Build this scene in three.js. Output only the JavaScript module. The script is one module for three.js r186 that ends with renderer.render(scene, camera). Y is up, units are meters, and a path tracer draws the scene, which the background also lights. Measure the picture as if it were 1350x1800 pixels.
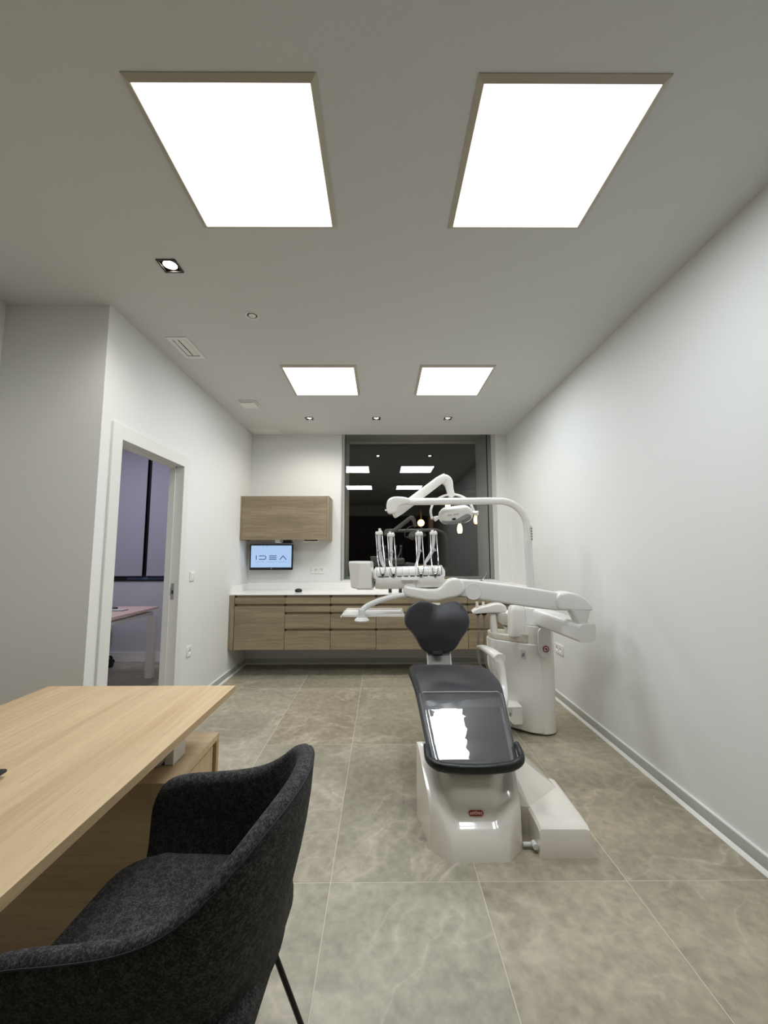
import * as THREE from 'three';
import { RoundedBoxGeometry } from 'three/addons/geometries/RoundedBoxGeometry.js';
import { ConvexGeometry } from 'three/addons/geometries/ConvexGeometry.js';
import { mergeGeometries, toCreasedNormals } from 'three/addons/utils/BufferGeometryUtils.js';
import { RectAreaLightUniformsLib } from 'three/addons/lights/RectAreaLightUniformsLib.js';

// ---------------------------------------------------------------- camera, night sky, large lights, exposure
const scene = new THREE.Scene();
const EYE = 1.319, H = 2.828, XR = 1.596, XL = -1.652, XN = -2.28, ZF = -5.06, ZP = -2.34, ZB = 2.2;
const camera = new THREE.PerspectiveCamera(103.07, 1350 / 1800, 0.02, 200);
camera.position.set(0, EYE, 0);
camera.rotation.set(0.1019, -0.0051, -0.0022, 'YXZ');
scene.add(camera);
scene.background = new THREE.Color(0x05060a);
const renderer = new THREE.WebGLRenderer({ antialias: true });
renderer.toneMapping = THREE.LinearToneMapping;
renderer.toneMappingExposure = 1.46;
renderer.shadowMap.enabled = true;
RectAreaLightUniformsLib.init();
const PANEL_POWER = 10.5, SPOT_POWER = 1.0, OFFICE_POWER = 11;
const PANELS = [[-0.514, -1.443], [0.617, -1.443], [-0.514, -3.44], [0.617, -3.44]];
for (const [x, z] of PANELS) {
  const l = new THREE.RectAreaLight(0xf1f8ff, PANEL_POWER, 0.57, 0.57);
  l.position.set(x, H - 0.018, z); l.rotation.x = -Math.PI / 2; scene.add(l);
}
{ // ceiling panel of the office next door, out of sight behind the door frame
  const l = new THREE.RectAreaLight(0xe8e5ff, OFFICE_POWER, 0.57, 0.57);
  l.position.set(-3.0, H - 0.018, -3.9); l.rotation.x = -Math.PI / 2; scene.add(l);
}

// ---------------------------------------------------------------- small tools
let seed = 7;
const rnd = () => { seed = (seed * 1664525 + 1013904223) >>> 0; return seed / 4294967296; };
const V = (x, y, z) => new THREE.Vector3(x, y, z);
const lerp = (a, b, t) => a + (b - a) * t, clamp = (x, a = 0, b = 1) => Math.min(b, Math.max(a, x));
const smooth = (a, b, x) => { const t = clamp((x - a) / (b - a)); return t * t * (3 - 2 * t); };
const used = {};
const numbered = (n) => { const k = used[n] = (used[n] ?? -1) + 1; return k ? `${n}_${String(k).padStart(3, '0')}` : n; };
function triUV(g, grain = 'x') { // uv in metres, u along the grain
  if (g.index) g = g.toNonIndexed();
  const p = g.attributes.position, n = p.count, uv = new Float32Array(n * 2), a = V(), b = V(), c = V(), gi = 'xyz'.indexOf(grain);
  for (let i = 0; i < n; i += 3) {
    a.fromBufferAttribute(p, i); b.fromBufferAttribute(p, i + 1); c.fromBufferAttribute(p, i + 2);
    const q = b.clone().sub(a).cross(c.clone().sub(a)), m = [Math.abs(q.x), Math.abs(q.y), Math.abs(q.z)];
    const d = m.indexOf(Math.max(...m)); let o = [0, 1, 2].filter((k) => k !== d);
    if (o[1] === gi) o = [o[1], o[0]];
    [a, b, c].forEach((v, k) => { const s = [v.x, v.y, v.z]; uv[(i + k) * 2] = s[o[0]]; uv[(i + k) * 2 + 1] = s[o[1]]; });
  }
  g.setAttribute('uv', new THREE.BufferAttribute(uv, 2));
  return g;
}
function mesh(name, g, m, parent) {
  const o = new THREE.Mesh(g, m); o.castShadow = o.receiveShadow = true;
  o.name = (parent ?? scene) === scene ? numbered(name) : numbered(name);
  (parent ?? scene).add(o); return o;
}
function tag(o, label, category, group) { o.userData = { ...o.userData, label, category }; if (group) o.userData.group = group; return o; }
function thing(name, label, category, at = [0, 0, 0], group) {
  const o = new THREE.Group(); o.name = numbered(name); o.position.set(...at); scene.add(o); return tag(o, label, category, group);
}
function struct(name, g, m) { const o = mesh(name, g, m); o.userData.kind = 'structure'; return o; }
function structGroup(name) { const o = new THREE.Group(); o.name = numbered(name); o.userData.kind = 'structure'; scene.add(o); return o; }
// box given by its two corners
function bx(x0, x1, y0, y1, z0, z1, r = 0, grain = 'x', seg = 2) {
  const w = Math.abs(x1 - x0), h = Math.abs(y1 - y0), d = Math.abs(z1 - z0);
  let g = r > 0 ? new RoundedBoxGeometry(w, h, d, seg, Math.min(r, w / 2.01, h / 2.01, d / 2.01)) : new THREE.BoxGeometry(w, h, d);
  g.translate((x0 + x1) / 2, (y0 + y1) / 2, (z0 + z1) / 2);
  return triUV(g, grain);
}
const strip = (g) => { const h = (g.index ? g.toNonIndexed() : g); for (const k of Object.keys(h.attributes)) if (!['position', 'normal', 'uv'].includes(k)) h.deleteAttribute(k); if (!h.attributes.uv) triUV(h); return h; };
const merge = (...gs) => mergeGeometries(gs.flat().map(strip));
function cyl(r0, r1, h, seg = 32, at = [0, 0, 0], axis = 'y') {
  const g = new THREE.CylinderGeometry(r0, r1, h, seg);
  if (axis === 'x') g.rotateZ(-Math.PI / 2); if (axis === 'z') g.rotateX(Math.PI / 2);
  g.translate(...at); return g;
}
// closed solid through rings of points
function loft(rings, { crease = 0.7, caps = true, grain = 'x' } = {}) {
  const m = rings.length, n = rings[0].length, pos = [], idx = [];
  for (const r of rings) for (const p of r) pos.push(p.x, p.y, p.z);
  for (let i = 0; i < m - 1; i++) for (let j = 0; j < n; j++) {
    const a = i * n + j, b = i * n + (j + 1) % n, c = a + n, d = b + n; idx.push(a, b, d, a, d, c);
  }
  if (caps) for (const [i, flip] of [[0, true], [m - 1, false]]) {
    const c = V(); rings[i].forEach((p) => c.add(p)); c.divideScalar(n); const k = pos.length / 3; pos.push(c.x, c.y, c.z);
    for (let j = 0; j < n; j++) { const a = i * n + j, b = i * n + (j + 1) % n; flip ? idx.push(k, b, a) : idx.push(k, a, b); }
  }
  let vol = 0; const q = (i) => V(pos[i * 3], pos[i * 3 + 1], pos[i * 3 + 2]);
  for (let i = 0; i < idx.length; i += 3) vol += q(idx[i]).dot(q(idx[i + 1]).cross(q(idx[i + 2])));
  if (vol < 0) for (let i = 0; i < idx.length; i += 3) [idx[i + 1], idx[i + 2]] = [idx[i + 2], idx[i + 1]];
  let g = new THREE.BufferGeometry(); g.setAttribute('position', new THREE.Float32BufferAttribute(pos, 3)); g.setIndex(idx);
  g = toCreasedNormals(g, crease); return triUV(g, grain);
}
// rounded-rectangle ring of half sizes a, b in a local frame
function rr(a, b, r, k = 4) {
  r = Math.min(r, a, b); const o = [];
  for (const [sx, sy, s] of [[1, 1, 0], [-1, 1, 1], [-1, -1, 2], [1, -1, 3]]) for (let i = 0; i <= k; i++) {
    const t = (s + i / k) * Math.PI / 2; o.push([sx * (a - r) + r * Math.cos(t), sy * (b - r) + r * Math.sin(t)]);
  } return o;
}
// sweep of a section (function of t) along points
function sweep(pts, section, { n = 24, up = V(0, 1, 0), smoothPath = true, crease = 0.7, grain } = {}) {
  const P = pts.map((p) => V(...p)); const curve = smoothPath ? new THREE.CatmullRomCurve3(P, false, 'centripetal') : null;
  const rings = []; const N = smoothPath ? n : P.length - 1;
  for (let i = 0; i <= N; i++) {
    const t = i / N; const c = smoothPath ? curve.getPoint(t) : P[i];
    const tan = smoothPath ? curve.getTangent(t) : P[Math.min(i + 1, N)].clone().sub(P[Math.max(i - 1, 0)]).normalize();
    const side = tan.clone().cross(up); if (side.lengthSq() < 1e-5) side.set(1, 0, 0); side.normalize(); const u = side.clone().cross(tan).normalize();
    rings.push(section(t).map(([a, b]) => c.clone().addScaledVector(side, a).addScaledVector(u, b)));
  }
  return loft(rings, { crease, grain });
}
const disc = (r, k = 12) => { const o = []; for (let i = 0; i < k; i++) o.push([r * Math.cos(i / k * 2 * Math.PI), r * Math.sin(i / k * 2 * Math.PI)]); return o; };
const tube = (pts, r, o = {}) => sweep(pts, (t) => disc(typeof r === 'function' ? r(t) : r, o.k ?? 12), o);
// outline in x-y, extruded to depth d along z, centred on z
function plate(pts, d, z = 0, bevel = 0.006, { spline = false, holes = [], bs = 3, crease = 0.6, grain = 'x', n = 6 } = {}) {
  let s;
  if (spline) { const c = new THREE.SplineCurve([...pts, pts[0]].map((p) => new THREE.Vector2(...p))); s = new THREE.Shape(c.getPoints(pts.length * n).slice(0, -1)); } else s = new THREE.Shape(pts.map((p) => new THREE.Vector2(...p)));
  for (const h of holes) s.holes.push(new THREE.Path(h.map((p) => new THREE.Vector2(...p))));
  const b = bevel > 0; let g = new THREE.ExtrudeGeometry(s, { depth: d - 2 * bevel, bevelEnabled: b, bevelThickness: bevel, bevelSize: bevel, bevelOffset: -bevel, bevelSegments: bs, curveSegments: 12 });
  g.translate(0, 0, z - d / 2 + bevel); g.deleteAttribute('uv'); g.deleteAttribute('normal');
  return triUV(toCreasedNormals(g, crease), grain);
}
// smooth a polygon by corner cutting
function chaikin(p, k = 2, keep = []) { for (let i = 0; i < k; i++) { const o = []; p.forEach((a, j) => { const b = p[(j + 1) % p.length]; o.push([lerp(a[0], b[0], .25), lerp(a[1], b[1], .25)], [lerp(a[0], b[0], .75), lerp(a[1], b[1], .75)]); }); p = o; } return p; }

// ---------------------------------------------------------------- textures
const hash = (x, y, s) => { let h = Math.imul(x, 374761393) ^ Math.imul(y, 668265263) ^ Math.imul(s, 2246822519); h = Math.imul(h ^ (h >>> 13), 1274126177); return ((h ^ (h >>> 16)) >>> 0) / 4294967296; };
function vn(x, y, px, py, s) { // value noise that repeats every px, py cells
  const xi = Math.floor(x), yi = Math.floor(y); let fx = x - xi, fy = y - yi; fx = fx * fx * (3 - 2 * fx); fy = fy * fy * (3 - 2 * fy);
  const w = (a, b) => ((a % b) + b) % b, x0 = w(xi, px), x1 = w(xi + 1, px), y0 = w(yi, py), y1 = w(yi + 1, py);
  return lerp(lerp(hash(x0, y0, s), hash(x1, y0, s), fx), lerp(hash(x0, y1, s), hash(x1, y1, s), fx), fy);
}
function fbm(u, v, cx, cy, oct, s, gain = .5) { let a = 0, t = 0, k = 1; for (let i = 0; i < oct; i++) { a += k * vn(u * cx, v * cy, cx, cy, s + i * 17); t += k; k *= gain; cx *= 2; cy *= 2; } return a / t; }
const lin2s = (c) => Math.round(255 * clamp(c));
function texture(w, h, sx, sy, f, color = true) { // f(u, v) gives [r, g, b] sRGB 0..1 or a number
  const d = new Uint8Array(w * h * 4);
  for (let j = 0; j < h; j++) for (let i = 0; i < w; i++) { let c = f(i / w, j / h); if (!Array.isArray(c)) c = [c, c, c]; const k = (j * w + i) * 4; d[k] = lin2s(c[0]); d[k + 1] = lin2s(c[1]); d[k + 2] = lin2s(c[2]); d[k + 3] = 255; }
  const t = new THREE.DataTexture(d, w, h); t.wrapS = t.wrapT = THREE.RepeatWrapping; t.magFilter = THREE.LinearFilter; t.minFilter = THREE.LinearFilter;
  if (color) t.colorSpace = THREE.SRGBColorSpace; t.repeat.set(1 / sx, 1 / sy); t.needsUpdate = true; return t;
}
const mixc = (a, b, t) => [lerp(a[0], b[0], t), lerp(a[1], b[1], t), lerp(a[2], b[2], t)];
const rgb = (h) => [(h >> 16 & 255) / 255, (h >> 8 & 255) / 255, (h & 255) / 255];
// grey-beige stone porcelain with clouds, pale veins and warm stains
const stoneTex = texture(1400, 1400, 2.8, 2.8, (u, v) => {
  const wx = fbm(u, v, 5, 5, 4, 3) - .5, wy = fbm(u, v, 5, 5, 4, 9) - .5, U = u + wx * .22, W = v + wy * .22;
  const cloud = fbm(U, W, 4, 3, 6, 21, .5), fine = fbm(u, v, 90, 90, 3, 55, .6), warm = smooth(.52, .72, fbm(U, W, 4, 5, 4, 77));
  const vein = Math.pow(1 - Math.abs(2 * fbm(U + .3 * W, W, 5, 4, 5, 101, .55) - 1), 14) * smooth(.42, .6, fbm(u, v, 4, 4, 3, 131));
  const thin = Math.pow(1 - Math.abs(2 * fbm(U, W + .5 * U, 9, 7, 4, 151, .5) - 1), 40) * smooth(.45, .62, fbm(u, v, 5, 6, 2, 171));
  let c = mixc(rgb(0x9b9583), rgb(0xafa996), smooth(.3, .7, cloud)); c = mixc(c, rgb(0xb4a795), warm * .24); c = mixc(c, rgb(0x8c8976), smooth(.55, .75, fbm(U, W, 5, 5, 4, 191)) * .22);
  c = mixc(c, rgb(0xcdc3b2), clamp(vein * .55 + thin * .5)); const k = 1 + (fine - .5) * .24; return [c[0] * k, c[1] * k, c[2] * k];
});
const woodTex = (w, h, sx, sy, lo, hi, dark, s, cells = 1) => texture(w, h, sx, sy, (u, v) => {
  const bend = (fbm(u, v, 3, 4, 3, s) - .5) * .05, V2 = v + bend;
  const band = fbm(u, V2, 2, 14 * cells, 3, s + 5, .55), streak = fbm(u, V2, 4, 70 * cells, 3, s + 31, .6), pore = fbm(u, v, 34, 230 * cells, 2, s + 61, .6);
  let c = mixc(rgb(lo), rgb(hi), smooth(.28, .72, band * .55 + streak * .45)); c = mixc(c, rgb(dark), smooth(.6, .8, pore) * .3 + smooth(.6, .78, streak) * .14); return c;
});
const oakTex = woodTex(2048, 1024, 2.2, 1.1, 0xc3a67f, 0xd6bc95, 0xb39771, 11);
const walnutTex = woodTex(1024, 768, 1.2, .9, 0x80725b, 0x9c8c70, 0x665946, 43);
const feltTex = texture(512, 512, .16, .16, (u, v) => { const a = fbm(u, v, 60, 60, 3, 5, .7), b = fbm(u, v, 14, 14, 3, 15), k = smooth(.3, .75, a * .72 + b * .28); return mixc(rgb(0x1b1b1b), rgb(0x555452), k); });
const feltBump = texture(512, 512, .16, .16, (u, v) => fbm(u, v, 60, 60, 3, 5, .7), false);
const plasterBump = texture(512, 512, .5, .5, (u, v) => fbm(u, v, 40, 40, 4, 25, .6), false);
const filmBump = texture(512, 512, .7, .7, (u, v) => { const a = fbm(u, v, 5, 4, 3, 61), b = Math.pow(1 - Math.abs(2 * fbm(u, v, 4, 6, 3, 71) - 1), 8); return a * .6 + b * .4; }, false);
const leatherBump = texture(256, 256, .08, .08, (u, v) => fbm(u, v, 40, 40, 3, 81, .6), false);
const blindTex = texture(256, 256, .12, .12, (u, v) => { const a = fbm(u, v, 60, 60, 2, 91, .7), b = .5 + .5 * Math.sin(v * 2 * Math.PI * 48); const k = .93 + .07 * (a * .7 + b * .3); return [k, k, k]; });

// ---------------------------------------------------------------- materials
const std = (color, roughness = .5, o = {}) => new THREE.MeshStandardMaterial({ color, roughness, metalness: 0, ...o });
const phys = (color, roughness = .4, o = {}) => new THREE.MeshPhysicalMaterial({ color, roughness, metalness: 0, ...o });
const M = {
  wall: std(0xe3e3df, .85, { bumpMap: plasterBump, bumpScale: .00018 }), ceiling: std(0xd5d5d2, .9, { bumpMap: plasterBump, bumpScale: .0005 }),
  lacquer: std(0xe2e2db, .45), skirting: std(0xb9bbb4, .4), skirtTop: std(0xf0f0ea, .35), grout: std(0xd2c8b4, .9),
  tile: std(0xffffff, .42, { map: stoneTex }), tile2: std(0xf6f5ee, .42, { map: stoneTex }), tile3: std(0xfcf7f2, .42, { map: stoneTex }),
  oak: std(0xffffff, .5, { map: oakTex }), oakSide: std(0xe9dcc8, .55, { map: oakTex }),
  walnut: std(0xffffff, .5, { map: walnutTex }), walnutDark: std(0x8a7a66, .6, { map: walnutTex }),
  top: phys(0xf6f4ef, .25, { clearcoat: .3 }), felt: std(0xffffff, .95, { map: feltTex, bumpMap: feltBump, bumpScale: .0012 }),
  blackMetal: std(0x0c0c0d, .4, { metalness: .6 }), black: phys(0x08090b, .35), blackMatte: std(0x0b0b0c, .7),
  white: phys(0xf3f0e9, .3, { clearcoat: .5, clearcoatRoughness: .12 }), whiteGrey: phys(0xe9e8e4, .35, { clearcoat: .35, clearcoatRoughness: .2 }), whiteMatte: std(0xe8e7e2, .5),
  shell: phys(0xf0e9dd, .22, { clearcoat: .9, clearcoatRoughness: .06 }), beige: phys(0xe9e2d3, .4), grey: std(0xb0b0ab, .45), darkGrey: std(0x3d3f3d, .5),
  leather: phys(0x3b3c41, .36, { bumpMap: leatherBump, bumpScale: .0003, sheen: .2, sheenRoughness: .4 }), leatherEdge: phys(0x101216, .4),
  film: phys(0xffffff, .03, { transmission: 1, thickness: 0, ior: 2.1, bumpMap: filmBump, bumpScale: .0005 }),
  chrome: std(0xc9c9c9, .16, { metalness: 1 }), steel: std(0xb4b4b0, .35, { metalness: 1 }), alu: std(0x9a9c9a, .42, { metalness: .7 }), silver: std(0xaaaaa6, .4, { metalness: .35 }),
  winFrame: std(0x8d908c, .45, { metalness: .3 }), winDark: std(0x565a54, .5), revealMat: std(0xa3aaa0, .6), glass: phys(0xffffff, 0, { transmission: 1, thickness: 0, ior: 1.58 }),
  hose: phys(0xb0a99c, .3, { transmission: .45, thickness: 0, ior: 1.4 }), clear: phys(0xf0f1f1, .12, { transmission: .35, thickness: 0, ior: 1.45 }), rubber: std(0x1a1a1b, .75), red: std(0xa52a1c, .4), ink: std(0x2b2b2e, .6), lensGrey: phys(0x8d8f8e, .15, { clearcoat: .6 }),
  blind: std(0xb9b8c4, .9, { map: blindTex }), asphalt: std(0x15161a, .9), facade: std(0x191b1c, .9), hole: std(0x2c2c2c, .8),
  panelGlow: std(0xffffff, .6, { emissive: 0xffffff, emissiveIntensity: 1 }), frameTrim: std(0xbfb7a6, .5), lampGlow: std(0xffffff, .6, { emissive: 0xfff4e0, emissiveIntensity: 8 }),
  bezel: std(0x3a302c, .35, { metalness: .5 }), warmGlow: std(0xffffff, .5, { emissive: 0xffb060, emissiveIntensity: 6 }), warmGlow2: std(0xffffff, .5, { emissive: 0xffe2a0, emissiveIntensity: 2 }),
};

// ================================================================ room shell
const FLOOR = structGroup('floor');
mesh('grout_bed', bx(-4.4, XR + .15, -.12, -.0009, -5.3, ZB + .1), M.grout, FLOOR);
{ // 60 x 120 cm stone tiles
  const X0 = -0.2099, Z0 = -1.785, j = .0016;
  for (let i = -4; i <= 3; i++) for (let k = -4; k <= 3; k++) {
    let x0 = X0 + .6 * i, x1 = x0 + .6, z1 = Z0 + 1.1966 * k, z0 = z1 - 1.1966;
    x0 = Math.max(x0, XN); x1 = Math.min(x1, XR); z0 = Math.max(z0, ZF); z1 = Math.min(z1, ZB);
    if (x1 - x0 < .02 || z1 - z0 < .02) continue;
    if (x1 <= XL && z0 < ZP) { if (z1 <= ZP) continue; z0 = ZP; }
    if (x0 < XL - .05 && x1 > XL && z0 < ZP) x0 = XL;
    const g = bx(x0 + j, x1 - j, -.0115, 0, z0 + j, z1 - j, .0012, 'z', 1);
    const uv = g.attributes.uv, ou = rnd() * 2.8, ov = rnd() * 2.8; for (let q = 0; q < uv.count; q++) uv.setXY(q, uv.getX(q) + ou, uv.getY(q) + ov);
    mesh('floor_tile', g, [M.tile, M.tile2, M.tile3][Math.floor(rnd() * 3)], FLOOR);
  }
  for (let i = 0; i < 5; i++) for (let k = 0; k < 3; k++) { // office next door
    const x1 = XL - .1 - .6 * i, x0 = Math.max(x1 - .6, -4.3), z1 = -2.45 - 1.2 * k, z0 = Math.max(z1 - 1.2, -5.2); if (x1 - x0 < .02) continue;
    const g = bx(x0 + j, x1 - j, -.0115, 0, z0 + j, z1 - j, .0012, 'z', 1); const uv = g.attributes.uv, ou = rnd() * 2.8, ov = rnd() * 2.8; for (let q = 0; q < uv.count; q++) uv.setXY(q, uv.getX(q) + ou, uv.getY(q) + ov);
    mesh('floor_tile', g, M.tile, FLOOR);
  }
  mesh('door_threshold', bx(XL - .1, XL, -.0115, 0, -3.334, -2.515, .001, 'z', 1), M.tile, FLOOR);
}
const LAMPS = [[-1.112, -2.002, .092], [-.812, -4.432, .08], [-.061, -4.432, .08], [.742, -4.432, .08]];
{ // ceiling slab with the cut-outs of the downlights and of the air vent
  const s = new THREE.Shape([[XN - .12, -ZB - .1], [XR + .15, -ZB - .1], [XR + .15, 5.06], [XN - .12, 5.06]].map((p) => new THREE.Vector2(...p)));
  const hole = (x0, x1, z0, z1) => s.holes.push(new THREE.Path([[x0, -z1], [x0, -z0], [x1, -z0], [x1, -z1]].map((p) => new THREE.Vector2(...p))));
  for (const [x, z, w] of LAMPS) hole(x - w / 2, x + w / 2, z - w / 2, z + w / 2);
  hole(-1.485, -1.385, -2.985, -2.735);
  const g = new THREE.ExtrudeGeometry(s, { depth: .16, bevelEnabled: false }); g.rotateX(-Math.PI / 2); g.translate(0, H, 0);
  const up = struct('ceiling', triUV(g), M.ceiling); mesh('roof_slab', bx(-4.5, XR + .15, H + .16, H + .3, -6.1, ZB + .1), M.ceiling, up);
  mesh('window_head_box', bx(-.6, XR, 3.06, 3.12, -5.4, ZF), M.ceiling, up);
}
struct('wall_right', bx(XR, XR + .15, -.12, H + .2, -5.3, ZB + .1), M.wall);
{ const w = struct('wall_left', merge(bx(XL - .1, XL, -.12, H, -5.3, -3.36), bx(XL - .1, XL, 2.07, H, -3.36, -2.49), bx(XL - .1, XL, -.12, H, -2.49, ZP)), M.wall);
  mesh('corner_wall', merge(bx(-4.4, XL - .1, -.12, H, ZP - .1, ZP)), M.wall, w); }
struct('wall_near_left', bx(XN - .12, XN, -.12, H, ZP, ZB + .1), M.wall);
struct('wall_back', merge(bx(XN - .12, -2.1, -.12, H, ZB, ZB + .1), bx(-2.1, 1.45, 2.5, H, ZB, ZB + .1), bx(1.45, XR, -.12, H, ZB, ZB + .1)), M.wall);
{ const d = structGroup('door_2'); // dark glass entrance behind the camera, seen only mirrored in the night window
  mesh('door_glass', bx(-2.05, 1.4, 0, 2.45, ZB + .03, ZB + .05), M.black, d); mesh('door_frame', merge(...[-2.1, -.93, .24, 1.39].map((x) => bx(x, x + .06, 0, 2.5, ZB, ZB + .08)), bx(-2.1, 1.45, 2.44, 2.5, ZB, ZB + .08)), M.darkGrey, d); }
const WX0 = -.497, WX1 = 1.449, WY0 = .992;
struct('wall_far', merge(bx(XL - .1, WX0, -.12, H + .2, ZF - .3, ZF), bx(WX1, XR + .1, -.12, H + .2, ZF - .3, ZF), bx(WX0, WX1, -.12, WY0 - .004, ZF - .3, ZF), bx(WX0, WX1, 3.05, 3.2, ZF - .3, ZF)), M.wall);
// skirting boards: body, white top lip and white foot
function skirting(name, pts, len, place) {
  const o = structGroup(name);
  const part = (n, prof, m) => { const g = plate(prof, len, 0, 0); place(g); mesh(n, g, m, o); };
  part('board', [[0, 0], [.011, 0], [.012, .004], [.012, .068], [.0115, .07], [0, .07]], M.skirting);
  part('top_lip', [[0, .07], [.0125, .07], [.0125, .072], [.0105, .0755], [0, .0755]], M.skirtTop);
  part('foot_bead', [[.012, 0], [.026, 0], [.0225, .006], [.0165, .013], [.012, .017]], M.skirtTop);
}
skirting('baseboard_right', 0, ZB - ZF, (g) => { g.rotateY(Math.PI); g.translate(XR, 0, (ZB + ZF) / 2); });
skirting('baseboard_left', 0, Math.abs(ZF + 3.415), (g) => g.translate(XL, 0, (ZF - 3.415) / 2));
skirting('baseboard_far', 0, XR - XL, (g) => { g.rotateY(-Math.PI / 2); g.translate((XR + XL) / 2, 0, ZF); });
skirting('baseboard_near_left', 0, ZB - ZP, (g) => g.translate(XN, 0, (ZB + ZP) / 2));

{ // white door frame to the office
  const d = structGroup('door_1'); const z0 = -3.334, z1 = -2.522, ya = 2.042;
  mesh('door_casing', bx(XL, XL + .014, 0, ya + .092, z1 - .002, z1 + .092, .003, 'y'), M.lacquer, d);
  mesh('door_casing', bx(XL, XL + .014, 0, ya + .092, z0 - .076, z0 + .002, .003, 'y'), M.lacquer, d);
  mesh('door_casing', bx(XL, XL + .0135, ya - .002, ya + .0915, z0, z1, .003, 'z'), M.lacquer, d);
  mesh('door_jamb', bx(XL - .105, XL, 0, ya + .02, z1, z1 + .03, .002, 'y'), M.lacquer, d);
  const far = mesh('door_jamb', bx(XL - .105, XL, 0, ya + .02, z0 - .026, z0, .002, 'y'), M.lacquer, d);
  mesh('door_head', bx(XL - .105, XL, ya, ya + .026, z0, z1, .002, 'z'), M.lacquer, d);
  mesh('door_stop', bx(XL - .105, XL - .055, 0, ya, z0, z0 + .012, .002, 'y'), M.lacquer, d);
  mesh('door_stop', bx(XL - .105, XL - .055, ya - .012, ya, z0, z1, .002, 'z'), M.lacquer, d);
  mesh('strike_plate', merge(bx(XL - .05, XL - .026, .955, 1.085, z0 - .001, z0 + .002, .0008), bx(XL - .055, XL - .05, .99, 1.05, z0, z0 + .004)), M.steel, far);
  mesh('latch_hole', bx(XL - .043, XL - .032, 1.0, 1.03, z0, z0 + .003), M.blackMatte, far);
}
// ================================================================ the office seen through the door
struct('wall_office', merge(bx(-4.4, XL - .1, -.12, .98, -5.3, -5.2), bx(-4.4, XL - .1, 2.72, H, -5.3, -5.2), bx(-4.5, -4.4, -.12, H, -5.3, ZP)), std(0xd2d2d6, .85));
struct('ceiling_office', bx(-4.5, XN - .12, H, H + .12, -5.3, ZP), M.ceiling);
struct('trim_1', merge(bx(-4.4, XL - .1, 0, .105, -5.2, -5.186, .002), bx(-4.4, XL - .1, .105, .112, -5.2, -5.184, .002)), M.skirtTop);
{ const w = structGroup('window_2');
  mesh('window_frame', merge(bx(-4.4, XL - .1, .98, 1.03, -5.25, -5.19), bx(-3.03, -2.95, 1.03, 2.72, -5.26, -5.2), bx(-4.4, XL - .1, 2.68, 2.72, -5.26, -5.2)), std(0x1a1a20, .5), w);
  mesh('window_pane', bx(-4.4, XL - .1, 1.03, 2.7, -5.285, -5.275), M.black, w);
  mesh('window_lower_rail', bx(-3.2, -2.6, 1.0, 1.03, -5.19, -5.18), std(0x4a5a78, .5), w); }
for (const [x0, x1, l] of [[-4.1, -3.0, 'grey fabric roller blind left of the dark gap in the office window'], [-2.945, -1.85, 'grey fabric roller blind right of the dark gap in the office window']]) {
  const t = thing('roller_blind', l, 'blind', [(x0 + x1) / 2, 0, -5.15]);
  mesh('blind_fabric', bx(-(x1 - x0) / 2, (x1 - x0) / 2, 1.06, 2.72, -.001, .001), M.blind, t);
  mesh('hem_bar', bx(-(x1 - x0) / 2, (x1 - x0) / 2, 1.045, 1.068, -.006, .006, .004), M.blind, t);
  mesh('roller', cyl(.022, .022, x1 - x0, 16, [0, 2.74, 0], 'x'), M.alu, t);
}
{ const t = thing('office_table', 'pale wooden office table on white metal legs seen through the doorway', 'table', [-3.15, 0, -4.1]);
  mesh('tabletop', bx(-.66, .672, .718, .742, -.52, .54, .002, 'x'), std(0xe6cabd, .5), t);
  mesh('frame_rail', merge(bx(.58, .63, .66, .69, -.48, .5, .004), bx(.55, .6, .69, .718, -.2, -.17), bx(.55, .6, .69, .718, .2, .23), bx(-.6, .6, .66, .69, -.48, -.44, .004)), M.whiteMatte, t);
  for (const z of [-.42, .42]) for (const x of [-.58, .66]) mesh('leg', bx(x - .04, x + .035, 0, .66, z - .03, z + .03, .004), M.whiteMatte, t); }
{ const t = thing('desk_phone', 'small dark and silver desk device lying on the office table', 'device', [-2.86, .742, -4.35]);
  mesh('body', bx(-.12, .06, 0, .02, -.06, .06, .006), M.darkGrey, t); mesh('handset', sweep([[-.1, .03, .01], [-.03, .045, .01], [.06, .03, .01]], () => rr(.02, .012, .008)), M.silver, t); }
{ const t = thing('sheet_stack', 'flat dark grey folder lying in front of the device on the office table', 'folder', [-2.74, .742, -4.28]); mesh('cover', bx(-.1, .1, 0, .006, -.05, .05, .002), M.darkGrey, t); mesh('paper', bx(-.095, .095, .006, .009, -.045, .045), M.whiteMatte, t); }
{ const t = thing('office_chair', 'black swivel chair base on casters under the office table', 'chair', [-3.33, 0, -4.95]);
  for (let i = 0; i < 5; i++) { const a = i * 2 * Math.PI / 5 + .12, c = Math.cos(a), s = Math.sin(a);
    mesh('base_arm', sweep([[0, .1, 0], [c * .14, .09, s * .14]], () => rr(.016, .012, .006), { smoothPath: false }), M.black, t);
    mesh('caster', merge(cyl(.028, .028, .02, 20, [c * .145, .028, s * .145 - .014], 'z'), cyl(.028, .028, .02, 20, [c * .145, .028, s * .145 + .014], 'z'), bx(c * .145 - .012, c * .145 + .012, .04, .085, s * .145 - .008, s * .145 + .008)), M.black, t); }
  mesh('gas_spring', cyl(.022, .028, .34, 20, [0, .26, 0]), M.black, t); mesh('seat', bx(-.36, .0, .43, .5, -.2, .2, .03, 'x', 4), M.rubber, t); }
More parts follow.
